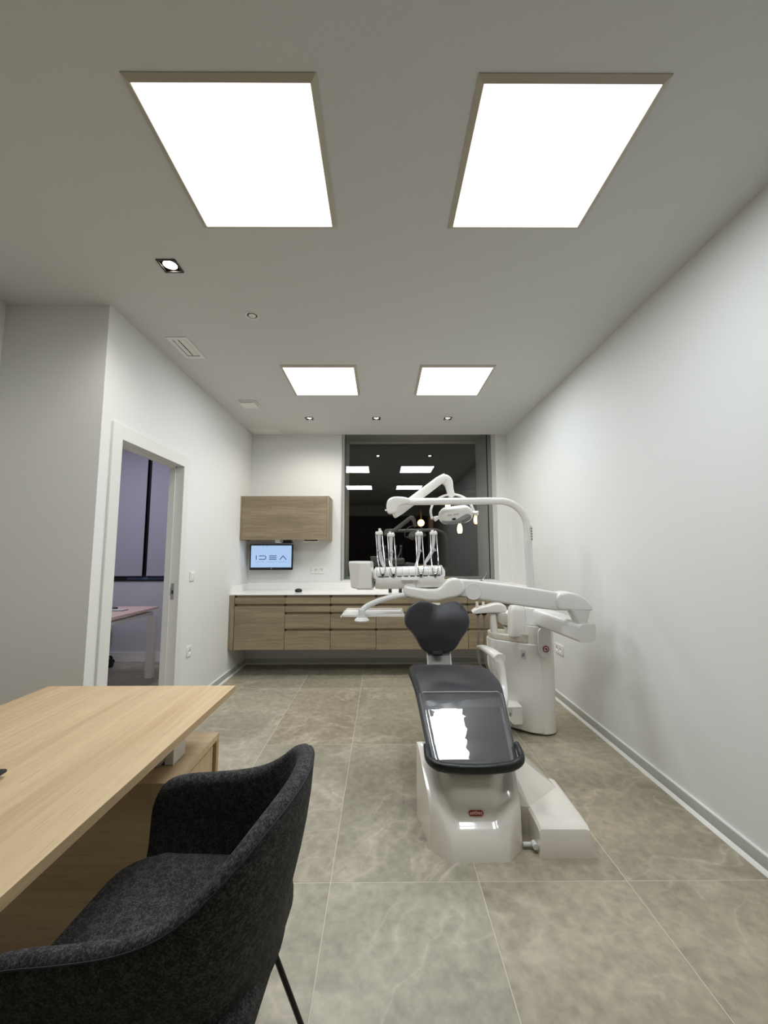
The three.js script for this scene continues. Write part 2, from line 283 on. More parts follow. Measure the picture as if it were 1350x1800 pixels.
{ const t = thing('office_ceiling_light', 'flat square ceiling light of the neighbouring office', 'ceiling light', [-3.0, H, -3.9]);
  mesh('frame', plate([[-.31, -.31], [.31, -.31], [.31, .31], [-.31, .31]], .012, 0, .002).rotateX(Math.PI / 2).translate(0, -.006, 0), M.frameTrim, t); mesh('diffuser', bx(-.285, .285, -.015, -.011, -.285, .285), M.panelGlow, t); }

// ================================================================ night window
{ const w = structGroup('window_1'); const zg = -5.3, zo = -5.95;
  mesh('window_reveal', merge(bx(WX0 - .002, WX0 + .004, WY0, 3.05, zg, ZF - .001), bx(WX1 - .004, WX1 + .002, WY0, 3.05, zg, ZF - .001)), M.whiteMatte, w);
  mesh('window_frame', merge(bx(WX0, -.482, WY0, 3.05, zg - .03, zg + .03, .003), bx(-.505, -.494, WY0, 3.05, -5.075, -5.05), bx(1.398, WX1, WY0, 3.05, zg - .03, zg + .03, .003), bx(WX0, WX1, WY0 - .004, 1.0, zg - .03, zg + .03, .002), bx(WX0, WX1, 3.0, 3.05, zg - .03, zg + .03)), M.winFrame, w);
  mesh('window_seal', merge(bx(-.482, -.476, 1.0, 3.0, zg - .006, zg + .012), bx(1.391, 1.398, 1.0, 3.0, zg - .006, zg + .012), bx(-.482, 1.398, .998, 1.004, zg - .006, zg + .012)), M.rubber, w);
  mesh('window_pane', bx(-.482, 1.398, .998, 3.01, zg - .001, zg + .001), M.glass, w);
  mesh('outer_reveal', merge(bx(-.56, -.482, .94, 3.1, zo, zg - .03), bx(1.398, 1.47, .94, 3.1, zo, zg - .03), bx(-.56, 1.47, .93, .99, zo, zg - .03), bx(-.56, 1.47, 2.985, 3.1, zo, zg - .03)), M.revealMat, w);
}
{ // the dark street: facade opposite and its lamps
  const f = tag(mesh('street_facade', merge(bx(-9, 12, -.1, 9, -15.2, -15), bx(-2.2, -.6, 0, 3.2, -15, -14.7), bx(4.5, 6.2, 0, 3.2, -15, -14.7), bx(-9, 12, 3.6, 3.8, -15, -14.6)), M.facade), 'dark house front across the street behind the window', 'building');
  struct('street_ground', bx(-12, 14, -.3, -.15, -16, -6.1), M.asphalt);
  const lamp = (x, y, z, r, m, label, pendant) => { const t = thing('street_lamp', label, 'lamp', [x, y, z]);
    mesh('lamp_globe', pendant ? sweep([[0, -r * 1.5, 0], [0, -r * .6, 0], [0, r * .6, 0], [0, r * 1.4, 0]], (u) => disc(r * (.28 + .6 * Math.sin(Math.PI * (.15 + .8 * u)) * (1 - u * .35)), 14), { up: V(0, 0, 1) }) : new THREE.SphereGeometry(r, 20, 14), m, t);
    mesh('lamp_bracket', merge(cyl(.025, .025, .3, 10, [0, r + .14, 0]), bx(-.03, .03, r + .25, r + .3, -(15 + z) - .0, .03)), M.blackMatte, t); return t; };
  lamp(1.155, 2.22, -12, .1, M.warmGlow, 'glowing warm orange globe lamp outside in the night street', false);
  lamp(2.3, 2.06, -12, .1, M.warmGlow2, 'pale yellow lamp outside just below the dental lamp head', true);
  lamp(2.80, 2.34, -12, .1, M.warmGlow, 'long warm bulb outside near the right edge of the window', true);
  lamp(1.96, 2.75, -12, .1, M.warmGlow2, 'pinkish white bulb outside above the dental lamp head', true);
  const p = new THREE.PointLight(0xffb060, 1.2); p.position.set(1.155, 2.22, -11.8); scene.add(p);
  const awn = tag(mesh('street_post', merge(cyl(.03, .03, 3.2, 10, [1.5, 1.45, -12.3]), bx(1.44, 1.56, 2.0, 2.4, -12.36, -12.24, .02)), M.facade), 'thin post beside the glowing globe lamp in the street', 'post');
}

// ================================================================ ceiling fittings
const panelLabel = ['large lit square ceiling panel nearest the camera on the left', 'large lit square ceiling panel nearest the camera on the right', 'smaller looking lit ceiling panel near the window on the left', 'smaller looking lit ceiling panel near the window on the right'];
PANELS.forEach(([x, z], i) => {
  const t = thing('ceiling_light', panelLabel[i], 'ceiling light', [x, H, z]); const a = .3085, b = .289;
  const ring = (s, y) => [[-s, -s], [s, -s], [s, s], [-s, s]].map(([p, q]) => V(p, y, q));
  mesh('frame', loft([ring(a, 0), ring(a, -.003), ring(b, -.0135), ring(b - .002, -.0115), ring(b - .002, -.004)], { crease: .2 }), M.frameTrim, t);
  mesh('diffuser', bx(-b + .003, b - .003, -.013, -.009, -b + .003, b - .003), M.panelGlow, t);
});
const dlLabel = ['small square downlight with dark rim near the left ceiling panels', 'small square downlight above the wall cabinet, leftmost of the row before the window', 'small square downlight in the middle of the row before the window', 'small square downlight rightmost of the row before the window'];
LAMPS.forEach(([x, z, w], i) => {
  const t = thing('downlight', dlLabel[i], 'downlight', [x, H, z]); const o = w / 2 + .004, h = w / 2 - .006;
  mesh('bezel', plate([[-o, -o], [o, -o], [o, o], [-o, o]], .006, 0, .0015, { holes: [[[-h, -h], [-h, h], [h, h], [h, -h]]] }).rotateX(Math.PI / 2).translate(0, -.003, 0), M.bezel, t);
  mesh('housing', merge(bx(-h - .002, -h, -.002, .07, -h, h), bx(h, h + .002, -.002, .07, -h, h), bx(-h, h, -.002, .07, -h - .002, -h), bx(-h, h, -.002, .07, h, h + .002), bx(-h, h, .068, .07, -h, h)), M.bezel, t);
  mesh('reflector', new THREE.LatheGeometry([[.018, .05], [.026, .03], [.034, .008], [.036, .002], [.034, .002], [.024, .03], [.016, .05]].map((p) => new THREE.Vector2(p[0] * w / .09, p[1])), 24), M.chrome, t);
  mesh('bulb', new THREE.SphereGeometry(.026 * w / .09, 16, 10).scale(1.2, .6, 1.2).translate(0, .014, 0), M.lampGlow, t);
  const s = new THREE.SpotLight(0xfff8ee, SPOT_POWER, 6, 1.38, .45); s.position.set(x, H + .004, z); s.target.position.set(x, 0, z); s.castShadow = true; s.shadow.radius = 1.2; scene.add(s, s.target);
});
{ const t = thing('ceiling_speaker', 'small round white ceiling fitting with a dark ring', 'speaker', [-.822, H, -2.448]);
  mesh('rim', new THREE.LatheGeometry([[.031, -.002], [.036, -.006], [.044, -.005], [.046, 0]].map((p) => new THREE.Vector2(...p)), 40), M.whiteMatte, t);
  mesh('ring_gap', new THREE.LatheGeometry([[.024, -.001], [.031, -.001], [.032, -.003], [.024, -.003]].map((p) => new THREE.Vector2(...p)), 40), M.darkGrey, t); mesh('cap', cyl(.0235, .022, .006, 32, [0, -.003, 0]), M.whiteMatte, t); }
{ const t = thing('air_vent', 'white rectangular air vent in the ceiling above the doorway', 'vent', [-1.435, H, -2.86]);
  mesh('frame', plate([[-.075, -.155], [.075, -.155], [.075, .155], [-.075, .155]], .006, 0, .0015, { holes: [[[-.047, -.122], [-.047, .122], [.047, .122], [.047, -.122]]] }).rotateX(Math.PI / 2).translate(0, -.003, 0), M.whiteMatte, t);
  mesh('duct', merge(bx(-.05, .05, .05, .055, -.125, .125), bx(-.05, -.047, 0, .05, -.125, .125), bx(.047, .05, 0, .05, -.125, .125)), M.grey, t);
  mesh('slat', bx(-.044, -.012, .0, .004, -.12, .12, .001), M.whiteMatte, t); mesh('slat', bx(-.003, .04, .0, .004, -.12, .12, .001), M.whiteMatte, t); }
{ const t = thing('detector', 'flat white square box on the ceiling in front of the access hatch', 'detector', [-1.335, H, -3.97]); mesh('base', bx(-.09, .09, -.012, 0, -.085, .085, .004), M.whiteMatte, t); mesh('cover', bx(-.078, .078, -.028, -.012, -.073, .073, .008), M.whiteMatte, t); }
{ const t = thing('access_hatch', 'flush white access hatch in the ceiling above the wall cabinet', 'hatch', [-1.43, H, -4.92]);
  mesh('hatch_door', bx(-.172, .16, -.003, 0, -.095, .1, .001), M.whiteMatte, t); mesh('hatch_rim', plate([[-.186, -.11], [.174, -.11], [.174, .112], [-.186, .112]], .003, 0, .001, { holes: [[[-.176, -.1], [-.176, .099], [.164, .099], [.164, -.1]]] }).rotateX(Math.PI / 2).translate(0, -.0016, 0), M.whiteMatte, t); }
// ================================================================ wall fittings
function socket(label, at, rotY, n, single) { const t = thing('wall_socket', label, 'socket', at); t.rotation.y = rotY; const w = .04 * n;
  mesh('cover_plate', plate(rr(w, .042, .006, 4), .0095, .00475, .002, { holes: Array.from({ length: n }, (_, i) => disc(.0232, 28).map(([a, b]) => [a + (i - (n - 1) / 2) * .071, b])) }), M.whiteMatte, t);
  for (let i = 0; i < n; i++) { const x = (i - (n - 1) / 2) * .071; const ins = mesh('insert', new THREE.LatheGeometry([[0, .0012], [.0192, .0016], [.0202, .0105], [.0225, .0112], [.0234, .008], [.0234, .001]].map((p) => new THREE.Vector2(...p)), 28).rotateX(Math.PI / 2).translate(x, 0, 0), M.whiteMatte, t);
    mesh('contact_hole', merge(cyl(.0028, .0028, .003, 12, [x - .0095, 0, .0022], 'z'), cyl(.0028, .0028, .003, 12, [x + .0095, 0, .0022], 'z')), M.blackMatte, ins); } return t; }
socket('white double wall socket on the far wall right of the screen', [-.788, 1.119, ZF], 0, 2);
socket('white double wall socket low on the right wall behind the dental unit', [XR, .462, -3.754], -Math.PI / 2, 2);
socket('white single wall socket low on the left wall beside the doorway', [XL, .494, -3.577], Math.PI / 2, 1);
{ const t = thing('light_switch', 'white light switch on the left wall beside the doorway', 'switch', [XL, 1.127, -3.577]); t.rotation.y = Math.PI / 2; mesh('cover_plate', bx(-.041, .041, -.041, .041, 0, .009, .005), M.whiteMatte, t); mesh('rocker', bx(-.029, .029, -.029, .029, .006, .013, .003).rotateX(.06), M.whiteMatte, t); }

// ================================================================ back counter
const ZC = -4.475, WT = .873;
{ const t = thing('worktop', 'long white worktop over the floating wooden cabinets along the window wall', 'worktop', [0, WT, 0]);
  mesh('slab', bx(XL, XR, 0, .012, ZF, ZC - .004, .002), M.top, t); mesh('upstand', bx(XL, XR, .012, .092, ZF, ZF + .014, .002), M.top, t); mesh('side_upstand', bx(XL, XL + .014, .012, .092, ZF + .014, ZC - .03, .002), M.top, t); mesh('side_upstand', bx(XR - .014, XR, .012, .092, ZF + .014, ZC - .03, .002), M.top, t); }
{ const t = thing('filler_panel', 'narrow wooden end panel between the cabinets and the left wall', 'panel', [XL, 0, 0]); mesh('panel', bx(0, .057, .296, WT, -4.94, ZC, .001, 'y'), M.walnut, t); }
{ const joints = [-1.592, -1.049, -.557, -.065, .43, .925, 1.42, 1.593], rows = [[.781, .845], [.694, .755], [.519, .668], [.299, .492]];
  const names = ['wooden floating base cabinet with one tall door, leftmost at the left wall', 'wooden floating drawer cabinet right beside the tall door cabinet', 'wooden floating drawer cabinet partly behind the instrument tray arm', 'wooden floating drawer cabinet behind the right half of the tray', 'wooden floating drawer cabinet behind the dental backrest', 'wooden floating drawer cabinet behind the suction holder', 'narrow wooden floating cabinet at the right wall'];
  for (let i = 0; i < 7; i++) { const x0 = joints[i], x1 = joints[i + 1], w = (x1 - x0) / 2, t = thing('base_cabinet', names[i], 'cabinet', [(x0 + x1) / 2, 0, 0]);
    mesh('carcass', merge(bx(-w, w, .296, .314, ZF + .02, ZC - .022, 0, 'x'), bx(-w, -w + .016, .296, WT, ZF + .02, ZC - .022, 0, 'y'), bx(w - .016, w, .296, WT, ZF + .02, ZC - .022, 0, 'y'), bx(-w, w, .3, WT, ZC - .07, ZC - .05, 0, 'x'), bx(-w, w, .85, WT, ZF + .02, ZC - .05, 0, 'x')), M.walnutDark, t);
    const front = (n, y0, y1) => { const g = bx(-w + .002, w - .002, y0, y1, ZC - .021, ZC, .0015, 'x'), uv = g.attributes.uv, o = rnd(), o2 = rnd(); for (let q = 0; q < uv.count; q++) uv.setXY(q, uv.getX(q) + o, uv.getY(q) + o2); const d = mesh(n, g, M.walnut, t); mesh('finger_rail', bx(-w + .002, w - .002, y1 - .004, Math.min(y1 + .03, WT - .001), ZC - .04, ZC - .0235, 0, 'x'), M.walnut, d); };
    if (i === 0) { front('drawer', ...rows[0]); front('door', rows[3][0], rows[1][1]); } else rows.forEach((r) => front('drawer', ...r)); } }
{ const t = thing('wall_cabinet', 'wooden wall cabinet with one wide flap above the screen', 'cabinet', [-1.133, 0, 0]); const x0 = XL + 1.133, x1 = .516, y0 = 1.476, y1 = 1.993, z1 = -4.73;
  mesh('side_panel', bx(x1 - .026, x1, y0, y1, ZF, z1, .001, 'y'), M.walnut, t); mesh('side_panel', bx(x0, x0 + .02, y0, y1, ZF, z1, .001, 'y'), M.walnut, t);
  mesh('carcass', merge(bx(x0 + .02, x1 - .026, y1 - .018, y1, ZF, z1 - .022, 0, 'x'), bx(x0 + .02, x1 - .026, y0 + .03, y0 + .048, ZF, z1 - .022, 0, 'x'), bx(x0 + .02, x1 - .026, y0 + .04, y1, ZF + .002, ZF + .012, 0, 'x')), M.walnut, t);
  mesh('flap_door', bx(x0 + .022, x1 - .028, y0 + .004, y1 - .001, z1 - .02, z1, .0015, 'x'), M.walnut, t); }
for (const [x, w, h, m, l, n] of [[-1.225, .06, .055, M.whiteGrey, 'small pale bracket under the wall cabinet above the screen', 'bracket'], [-1.115, .095, .05, M.black, 'small black box under the wall cabinet above the screen corner', 'box'], [-.84, .15, .034, M.black, 'flat black dispenser with a white rim under the wall cabinet right end', 'dispenser']]) {
  const t = thing('under_cabinet_' + n, l, n, [x, 1.524, -4.83]); mesh('body', bx(-w / 2, w / 2, -h - .02, 0, -.04, .04, .006), m, t); if (n !== 'bracket') mesh('rim', bx(-w / 2 - .008, w / 2 + .01, -h - .032, -h - .02, -.042, .044, .004), n === 'box' ? M.black : M.whiteMatte, t); else mesh('foot', bx(-w / 2 - .01, w / 2 + .01, -.008, 0, -.045, .045, .002), M.whiteMatte, t); }
{ // wall screen with the clinic's start picture
  const t = thing('wall_screen', 'wall mounted screen showing the word IDEA on light blue', 'screen', [-1.338, 1.279, -4.95]);
  mesh('housing', bx(-.259, .259, -.1545, .1545, -.035, .004, .006), phys(0x060914, .3), t); mesh('wall_arm', bx(-.05, .05, -.05, .05, ZF + 4.95, -.035, .004), M.blackMatte, t);
  const c = document.createElement('canvas'); c.width = 760; c.height = 424; const g = c.getContext('2d'); g.fillStyle = '#b5d4fb'; g.fillRect(0, 0, 760, 424);
  g.strokeStyle = '#29466f'; g.fillStyle = '#29466f'; g.lineWidth = 15; g.beginPath(); g.moveTo(98, 192); g.lineTo(98, 276); g.stroke();
  g.beginPath(); g.moveTo(150, 200); g.lineTo(246, 200); g.arc(246, 234, 34, -Math.PI / 2, Math.PI / 2); g.lineTo(150, 268); g.stroke();
  for (const y of [200, 234, 268]) { g.beginPath(); g.moveTo(340, y); g.lineTo(480, y); g.stroke(); }
  g.beginPath(); g.moveTo(540, 274); g.lineTo(602, 202); g.lineTo(662, 274); g.stroke();
  g.fillStyle = '#7d9cc9'; for (let x = 88; x < 664; x += 11) if (!(x > 250 && x < 282) && !(x > 490 && x < 516)) g.fillRect(x, 312, 7, 9); g.fillStyle = '#53648d'; g.fillRect(222, 10, 8, 26); g.fillRect(286, 20, 14, 10); g.fillStyle = '#93b2dc'; g.fillRect(14, 42, 10, 12); g.fillRect(14, 160, 10, 12);
  const tx = new THREE.CanvasTexture(c); tx.colorSpace = THREE.SRGBColorSpace;
  mesh('screen_glass', new THREE.PlaneGeometry(.488, .262).translate(.001, .0085, .0046), std(0x000000, .25, { emissive: 0xffffff, emissiveMap: tx, emissiveIntensity: .6 }), t);
  mesh('maker_badge', cyl(.006, .006, .001, 16, [.004, -.1375, .0042], 'z'), M.grey, t); }
{ const t = thing('round_puck', 'small round black puck on the white worktop under the screen', 'device', [-.955, WT + .012, -4.72]); mesh('body', new THREE.LatheGeometry([[0, 0], [.036, 0], [.042, .01], [.04, .026], [.03, .034], [0, .035]].map((p) => new THREE.Vector2(...p)), 32), M.black, t); mesh('cap', cyl(.016, .018, .004, 24, [0, .036, 0]), M.rubber, t); }
{ const t = thing('tap', 'chrome lever tap on the worktop at the right end of the window', 'tap', [1.185, WT + .012, -4.9]); mesh('body', merge(cyl(.022, .024, .01, 24, [0, .005, 0]), cyl(.016, .018, .09, 24, [0, .05, 0]), new THREE.SphereGeometry(.022, 20, 12).translate(0, .1, 0)), M.chrome, t); mesh('spout', tube([[0, .07, 0], [-.01, .105, .04], [-.02, .11, .09], [-.02, .085, .12]], .01), M.chrome, t); mesh('lever', tube([[0, .11, 0], [.03, .145, 0], [.062, .205, 0]], .0045), M.chrome, t); }
for (const x of [.09, .205]) { const t = thing('small_bottle', x < .1 ? 'tiny dark green bottle on the worktop, left of the pair below the instrument table' : 'tiny dark green bottle on the worktop, right of the pair beside the tray arm', 'bottle', [x, WT + .012, -4.62]); mesh('body', cyl(.019, .019, .05, 18, [0, .025, 0]), std(0x0d2a20, .3), t); mesh('cap', cyl(.012, .012, .014, 16, [0, .057, 0]), M.blackMatte, t); }

// ================================================================ desk in front
{ const t = thing('desk', 'large light oak desk with a white metal leg in the left foreground', 'desk', [-1.06, 0, -1.0]);
  mesh('desktop', bx(-.412, .411, .714, .74, -.872, .9, .0012, 'z'), M.oak, t);
  mesh('leg', bx(.262, .296, .5504, .714, -.668, -.576, .003, 'y'), M.whiteGrey, t); mesh('leg', bx(-.38, -.34, .5504, .714, -.668, -.576, .003, 'y'), M.whiteGrey, t);
  mesh('leg_bracket', bx(-.36, .262, .5504, .655, -.645, -.548, .022, 'x', 4), M.grey, t);
  for (const x of [-.36, .3]) mesh('floor_leg', bx(x - .03, x + .03, 0, .714, .75, .82, .003, 'y'), M.whiteGrey, t); }
{ const t = thing('credenza', 'low light oak side cabinet carrying the far end of the desk', 'cabinet', [-1.06, 0, -1.66]);
  mesh('cabinet_top', bx(-1.16, .353, .525, .55, -.198, .2, .001, 'x'), M.oak, t);
  mesh('front_panel', bx(-1.15, .338, .0, .525, .17, .188, .001, 'x'), M.oak, t);
  mesh('side_panel', bx(.325, .34, .0, .525, -.165, .17, .001, 'y'), M.oak, t); mesh('corner_post', bx(.33, .352, 0, .525, -.197, -.173, .001, 'y'), M.oakSide, t);
  mesh('back_panel', bx(-1.15, .33, 0, .525, -.195, -.176, .001, 'x'), M.oakSide, t); mesh('end_panel', bx(-1.155, -1.14, 0, .525, -.176, .17, .001, 'y'), M.oakSide, t); }
{ const t = thing('black_device', 'black plastic device with a rounded corner at the left edge of the desk', 'device', [-1.10, .74, -1.085]);
  mesh('body', loft([[-.13, .0], [-.12, .004], [0, .0135], [.0, .017], [-.006, .0185]].map(([e, y], i) => rr(.118 + (i < 2 ? e * .12 : (i === 4 ? -.006 : 0)), .055 + (i < 2 ? e * .12 : (i === 4 ? -.006 : 0)), .012, 3).map(([a, b]) => V(a, y, b))), { crease: .5 }), M.black, t);
  mesh('foot', bx(-.08, .06, 0, .004, -.03, .03), M.rubber, t); }

// ================================================================ felt armchair
{ const t = thing('armchair', 'dark charcoal felt tub chair with thin black legs at the desk', 'armchair', [-.47, 0, -1.03]); t.rotation.y = Math.PI - .05; // local +x is forward
  // plan of the rim from one arm front round the back to the other: [forward, side, rim height, lower inset]
  const half = [[.235, .275, .47], [.232, .277, .56], [.215, .278, .612], [.185, .279, .638], [.13, .279, .652], [.05, .277, .66], [-.04, .272, .672], [-.11, .262, .693], [-.165, .244, .728], [-.21, .212, .768], [-.243, .165, .797], [-.265, .11, .812], [-.277, .055, .818], [-.281, 0, .82]];
  const path = [...half.slice(0, -1).map(([f, s, y]) => [f, -s, y]), ...half.slice().reverse()];
  const N = path.length, rings = [], seamPts = [];
  path.forEach(([f, s, y], i) => {
    const a = path[Math.max(0, i - 1)], b = path[Math.min(N - 1, i + 1)]; let tx = b[0] - a[0], ty = b[1] - a[1]; const L = Math.hypot(tx, ty); tx /= L; ty /= L; const nx = -ty, ny = tx; // towards outside?
    const out = (nx * (f - .0) + ny * s) > 0 ? 1 : -1; const ox = nx * out, oy = ny * out, T = .024, e = i === 0 || i === N - 1 ? .7 : 1;
    const P = (d, h, k = 1) => V(f * k + ox * d, h, s * k + oy * d), yb = .385, top = Math.max(y, .472);
    const lean = (h) => -.004 - .10 * Math.pow(clamp((top - h) / (top - yb + .001)), 1.7);
    const ring = [];
    for (let q = 0; q <= 7; q++) { const h = lerp(yb, top - .022, q / 7); ring.push(P(T * e + lean(h), h)); }
    ring.push(P(T * e * .8, top - .009), P(T * e * .3, top), P(-T * e * .35, top), P(-T * e * .9, top - .01));
    for (let q = 0; q <= 5; q++) { const h = lerp(top - .024, .43, q / 5); ring.push(P(-T * e - .012 * (q / 5) - (q > 3 ? .006 : 0), h)); }
    ring.push(P(-T - .08, .40), P(-T - .08, yb));
    rings.push(ring); seamPts.push(P(T * e * .92, top - .012));
  });
  const up = [], cr = (p0, p1, p2, p3, u) => .5 * (2 * p1 + (p2 - p0) * u + (2 * p0 - 5 * p1 + 4 * p2 - p3) * u * u + (3 * p1 - p0 - 3 * p2 + p3) * u * u * u);
  for (let i = 0; i < N - 1; i++) for (const k of [0, 1 / 3, 2 / 3]) { // smooth between the stations
    const q = [Math.max(0, i - 1), i, i + 1, Math.min(N - 1, i + 2)].map((w) => rings[w]);
    up.push(q[1].map((_, j) => V(...['x', 'y', 'z'].map((c) => cr(q[0][j][c], q[1][j][c], q[2][j][c], q[3][j][c], k))))); }
  up.push(rings[N - 1]);
  const sh = mesh('shell', loft(up, { crease: 1.2 }), M.felt, t);
  mesh('seam', sweep(up.slice(3, -3).map((r) => [r[8].x, r[8].y, r[8].z]), () => disc(.0019, 6), { smoothPath: false }), M.rubber, sh);
  const cush = []; for (const [k, y] of [[.86, .375], [.96, .385], [1, .41], [1, .44], [.985, .458], [.94, .468], [.8, .474], [.5, .477]]) cush.push(rr(.24 * k, .238 * k, .1 * k, 6).map(([a, b]) => V(a + .012 + (a > 0 ? .02 : 0), y - (a > .15 ? (y > .45 ? .006 : 0) : 0), b)));
  mesh('seat_cushion', loft(cush, { crease: 1.2 }), M.felt, t);
  mesh('under_shell', bx(-.19, .2, .362, .392, -.19, .19, .014, 'x', 3), M.rubber, t);
  mesh('seat_frame', merge(bx(-.15, .15, .346, .362, -.17, -.15, .004), bx(-.15, .15, .346, .362, .15, .17, .004), bx(-.16, -.14, .346, .362, -.17, .17, .004), bx(.14, .16, .346, .362, -.17, .17, .004)), M.blackMetal, t);
  for (const [a, b] of [[-1, -1], [-1, 1], [1, -1], [1, 1]]) { const l = mesh('leg', tube([[a * .15, .356, b * .15], [a * .24, .008, b * .245]], .0075, { smoothPath: false }), M.blackMetal, t); mesh('foot_glide', cyl(.009, .01, .01, 14, [a * .242, .005, b * .2465]), M.rubber, l); } }

// ================================================================ dental chair
{ const t = thing('dental_chair', 'white dental treatment chair with dark padded seat and heart shaped backrest', 'dental chair', [.42, 0, -2.4]);
  const X = (x) => x - .42, Z = (z) => z + 2.4;
  { // moulded shell of the foot: a trough between two ridges
    const mid = [[-1.885, 0], [-1.891, .025], [-1.907, .058], [-1.929, .088], [-1.95, .105], [-1.966, .112], [-1.977, .125], [-1.986, .15], [-1.995, .18], [-2.006, .22], [-2.022, .262], [-2.05, .3], [-2.12, .325], [-2.18, .334], [-2.225, .33]];
    const rid = [[-1.962, 0], [-1.962, .05], [-1.963, .11], [-1.966, .152], [-1.973, .178], [-1.984, .196], [-2.0, .21], [-2.022, .228], [-2.05, .25], [-2.08, .272], [-2.112, .297], [-2.15, .325], [-2.19, .348], [-2.212, .352], [-2.225, .335]];
    const nu = 36, rows = [];
    const hw = (z) => lerp(.205, .243, clamp((-z - 1.96) / .26));
    for (let v = 0; v < mid.length; v++) { const row = []; for (let u = 0; u <= nu; u++) { const k = -1 + 2 * u / nu, a = Math.abs(k); const wz = clamp((a - .62) / .38), wy = smooth(.4, .86, a) * (1 - .06 * smooth(.93, 1, a)); const z = lerp(mid[v][0], rid[v][0], Math.max(wz, smooth(1, 6, v) * wy)), y = lerp(mid[v][1], rid[v][1], wy); row.push(V(X(.42 + k * hw(z)), y, Z(z))); } rows.push(row); }
    // rings across: the top line of each row closed along the floor
    const rings = rows.map((r) => [...r, V(r[nu].x + .002, 0, r[nu].z), V(0, 0, r[nu].z), V(r[0].x - .002, 0, r[0].z)]);
    mesh('base', loft(rings, { crease: .85 }), M.shell, t);
    const foot = mesh('side_cover', merge(loft([[-1.908, .0, 0], [-1.91, .02, .0], [-1.916, .085, 0], [-1.926, .106, .0], [-1.945, .116, .0], [-2.0, .121, .0], [-2.24, .125, 0], [-2.3, .125, 0]].map(([z, h]) => [[.688, 0], [.692, h * .9], [.702, h], [.9, h * .985], [.917, h * .93], [.944, 0]].map(([x, y]) => V(X(x), y, Z(z)))), { crease: .5 }), new ConvexGeometry([[.6, 0, -2.12], [.61, .1, -2.12], [.63, .21, -2.2], [.65, .3, -2.3], [.65, .3, -2.55], [.6, 0, -2.6], [.70, .12, -2.06], [.70, 0, -2.06], [.715, .245, -2.33], [.715, .245, -2.5], [.895, .122, -2.22], [.9, 0, -2.2], [.86, .135, -2.28], [.86, .135, -2.42], [.9, 0, -2.42]].map(([x, y, z]) => V(X(x), y, Z(z))))), M.shell, t);
    mesh('hose_clip', merge(cyl(.012, .012, .03, 16, [X(.676), .03, Z(-1.945)], 'z'), cyl(.009, .009, .05, 16, [X(.655), .02, Z(-1.965)], 'x')), M.whiteGrey, foot);
    // red badge
    const bd = new THREE.Group(); const c = document.createElement('canvas'); c.width = 320; c.height = 100; const g = c.getContext('2d'); g.fillStyle = '#8e2113'; g.fillRect(0, 0, 320, 100); g.fillStyle = '#f0cdbd'; g.font = 'bold 92px sans-serif'; g.textAlign = 'center'; g.textBaseline = 'middle'; g.fillText('anthos', 160, 44, 280);
    const tx = new THREE.CanvasTexture(c); tx.colorSpace = THREE.SRGBColorSpace;
    const a = .0335, b = .0105, bp = rr(a, b, b, 8), sh = new THREE.Shape(bp.map((p) => new THREE.Vector2(...p))), bg = new THREE.ExtrudeGeometry(sh, { depth: .003, bevelEnabled: false }); const p = bg.attributes.position, uv = bg.attributes.uv; for (let i = 0; i < p.count; i++) uv.setXY(i, p.getX(i) / (2 * a) + .5, p.getY(i) / (2 * b) + .5);
    bg.rotateX(-.33); bg.translate(X(.4265), .142, Z(-1.9815)); mesh('red_badge', bg, std(0xffffff, .35, { map: tx }), t).userData.label = 'red badge reading anthos';
  }
  mesh('base_plate', merge(bx(X(.36), X(.6), 0, .06, Z(-3.2), Z(-2.7), .008), bx(X(.5), X(.93), .02, .075, Z(-3.22), Z(-3.1), .008)), M.whiteGrey, t);
  mesh('lift_column', merge(bx(X(.3), X(.56), .055, .32, Z(-2.74), Z(-2.2), .02, 'y', 3), bx(X(.3), X(.56), .3, .47, Z(-2.72), Z(-2.42), .03, 'y', 3)), M.whiteGrey, t);
  // long seat and legrest: [z, top height, left, right, corner]
  const st = [[-1.985, .349, .245, .618, .02], [-1.992, .354, .232, .632, .03], [-2.02, .362, .226, .64, .035], [-2.1, .389, .219, .653, .035], [-2.2, .426, .213, .668, .035], [-2.32, .470, .207, .688, .035], [-2.45, .514, .2, .71, .035], [-2.53, .538, .194, .722, .037], [-2.6, .556, .187, .727, .04], [-2.68, .571, .18, .722, .045], [-2.75, .579, .174, .706, .05], [-2.82, .577, .176, .69, .05], [-2.9, .56, .18, .676, .05], [-3.0, .535, .2, .65, .05], [-3.06, .51, .24, .61, .04]];
  const seatRings = (grow, th, zs = () => true, lift = 0) => st.filter(([z]) => zs(z)).map(([z, y, l, r, c], i) => { const w = (r - l) / 2 + grow, cx = (l + r) / 2, sl = .33, k = z < -2.7 ? smooth(-2.7, -2.85, z) : 0; const tz = th * (.42 + .58 * smooth(-2.0, -2.3, z)); return rr(w, tz / 2, Math.min(c, (th * (.42 + .58 * smooth(-2.0, -2.3, z))) / 2 * .98), 5).map(([a, b]) => { const crown = .002 * (1 - (a / w) ** 2) * (b > 0 ? 1 : 0) - (b > 0 ? .012 * smooth(.7, 1, Math.abs(a / w)) * smooth(-2.5, -2.7, z) : 0); return V(X(cx + a), y - tz / 2 + b + crown + lift, Z(z)); }); });
  const seat = mesh('seat_pad', loft(seatRings(0, .075), { crease: 1 }), M.leather, t);
  mesh('seat_pan', loft(st.slice(5, -2).map(([z, y, l, r]) => rr((r - l) / 2 - .025, .018, .012, 3).map(([a, b]) => V(X((l + r) / 2 + a), y - .083 + b, Z(z)))), { crease: 1 }), M.darkGrey, t);
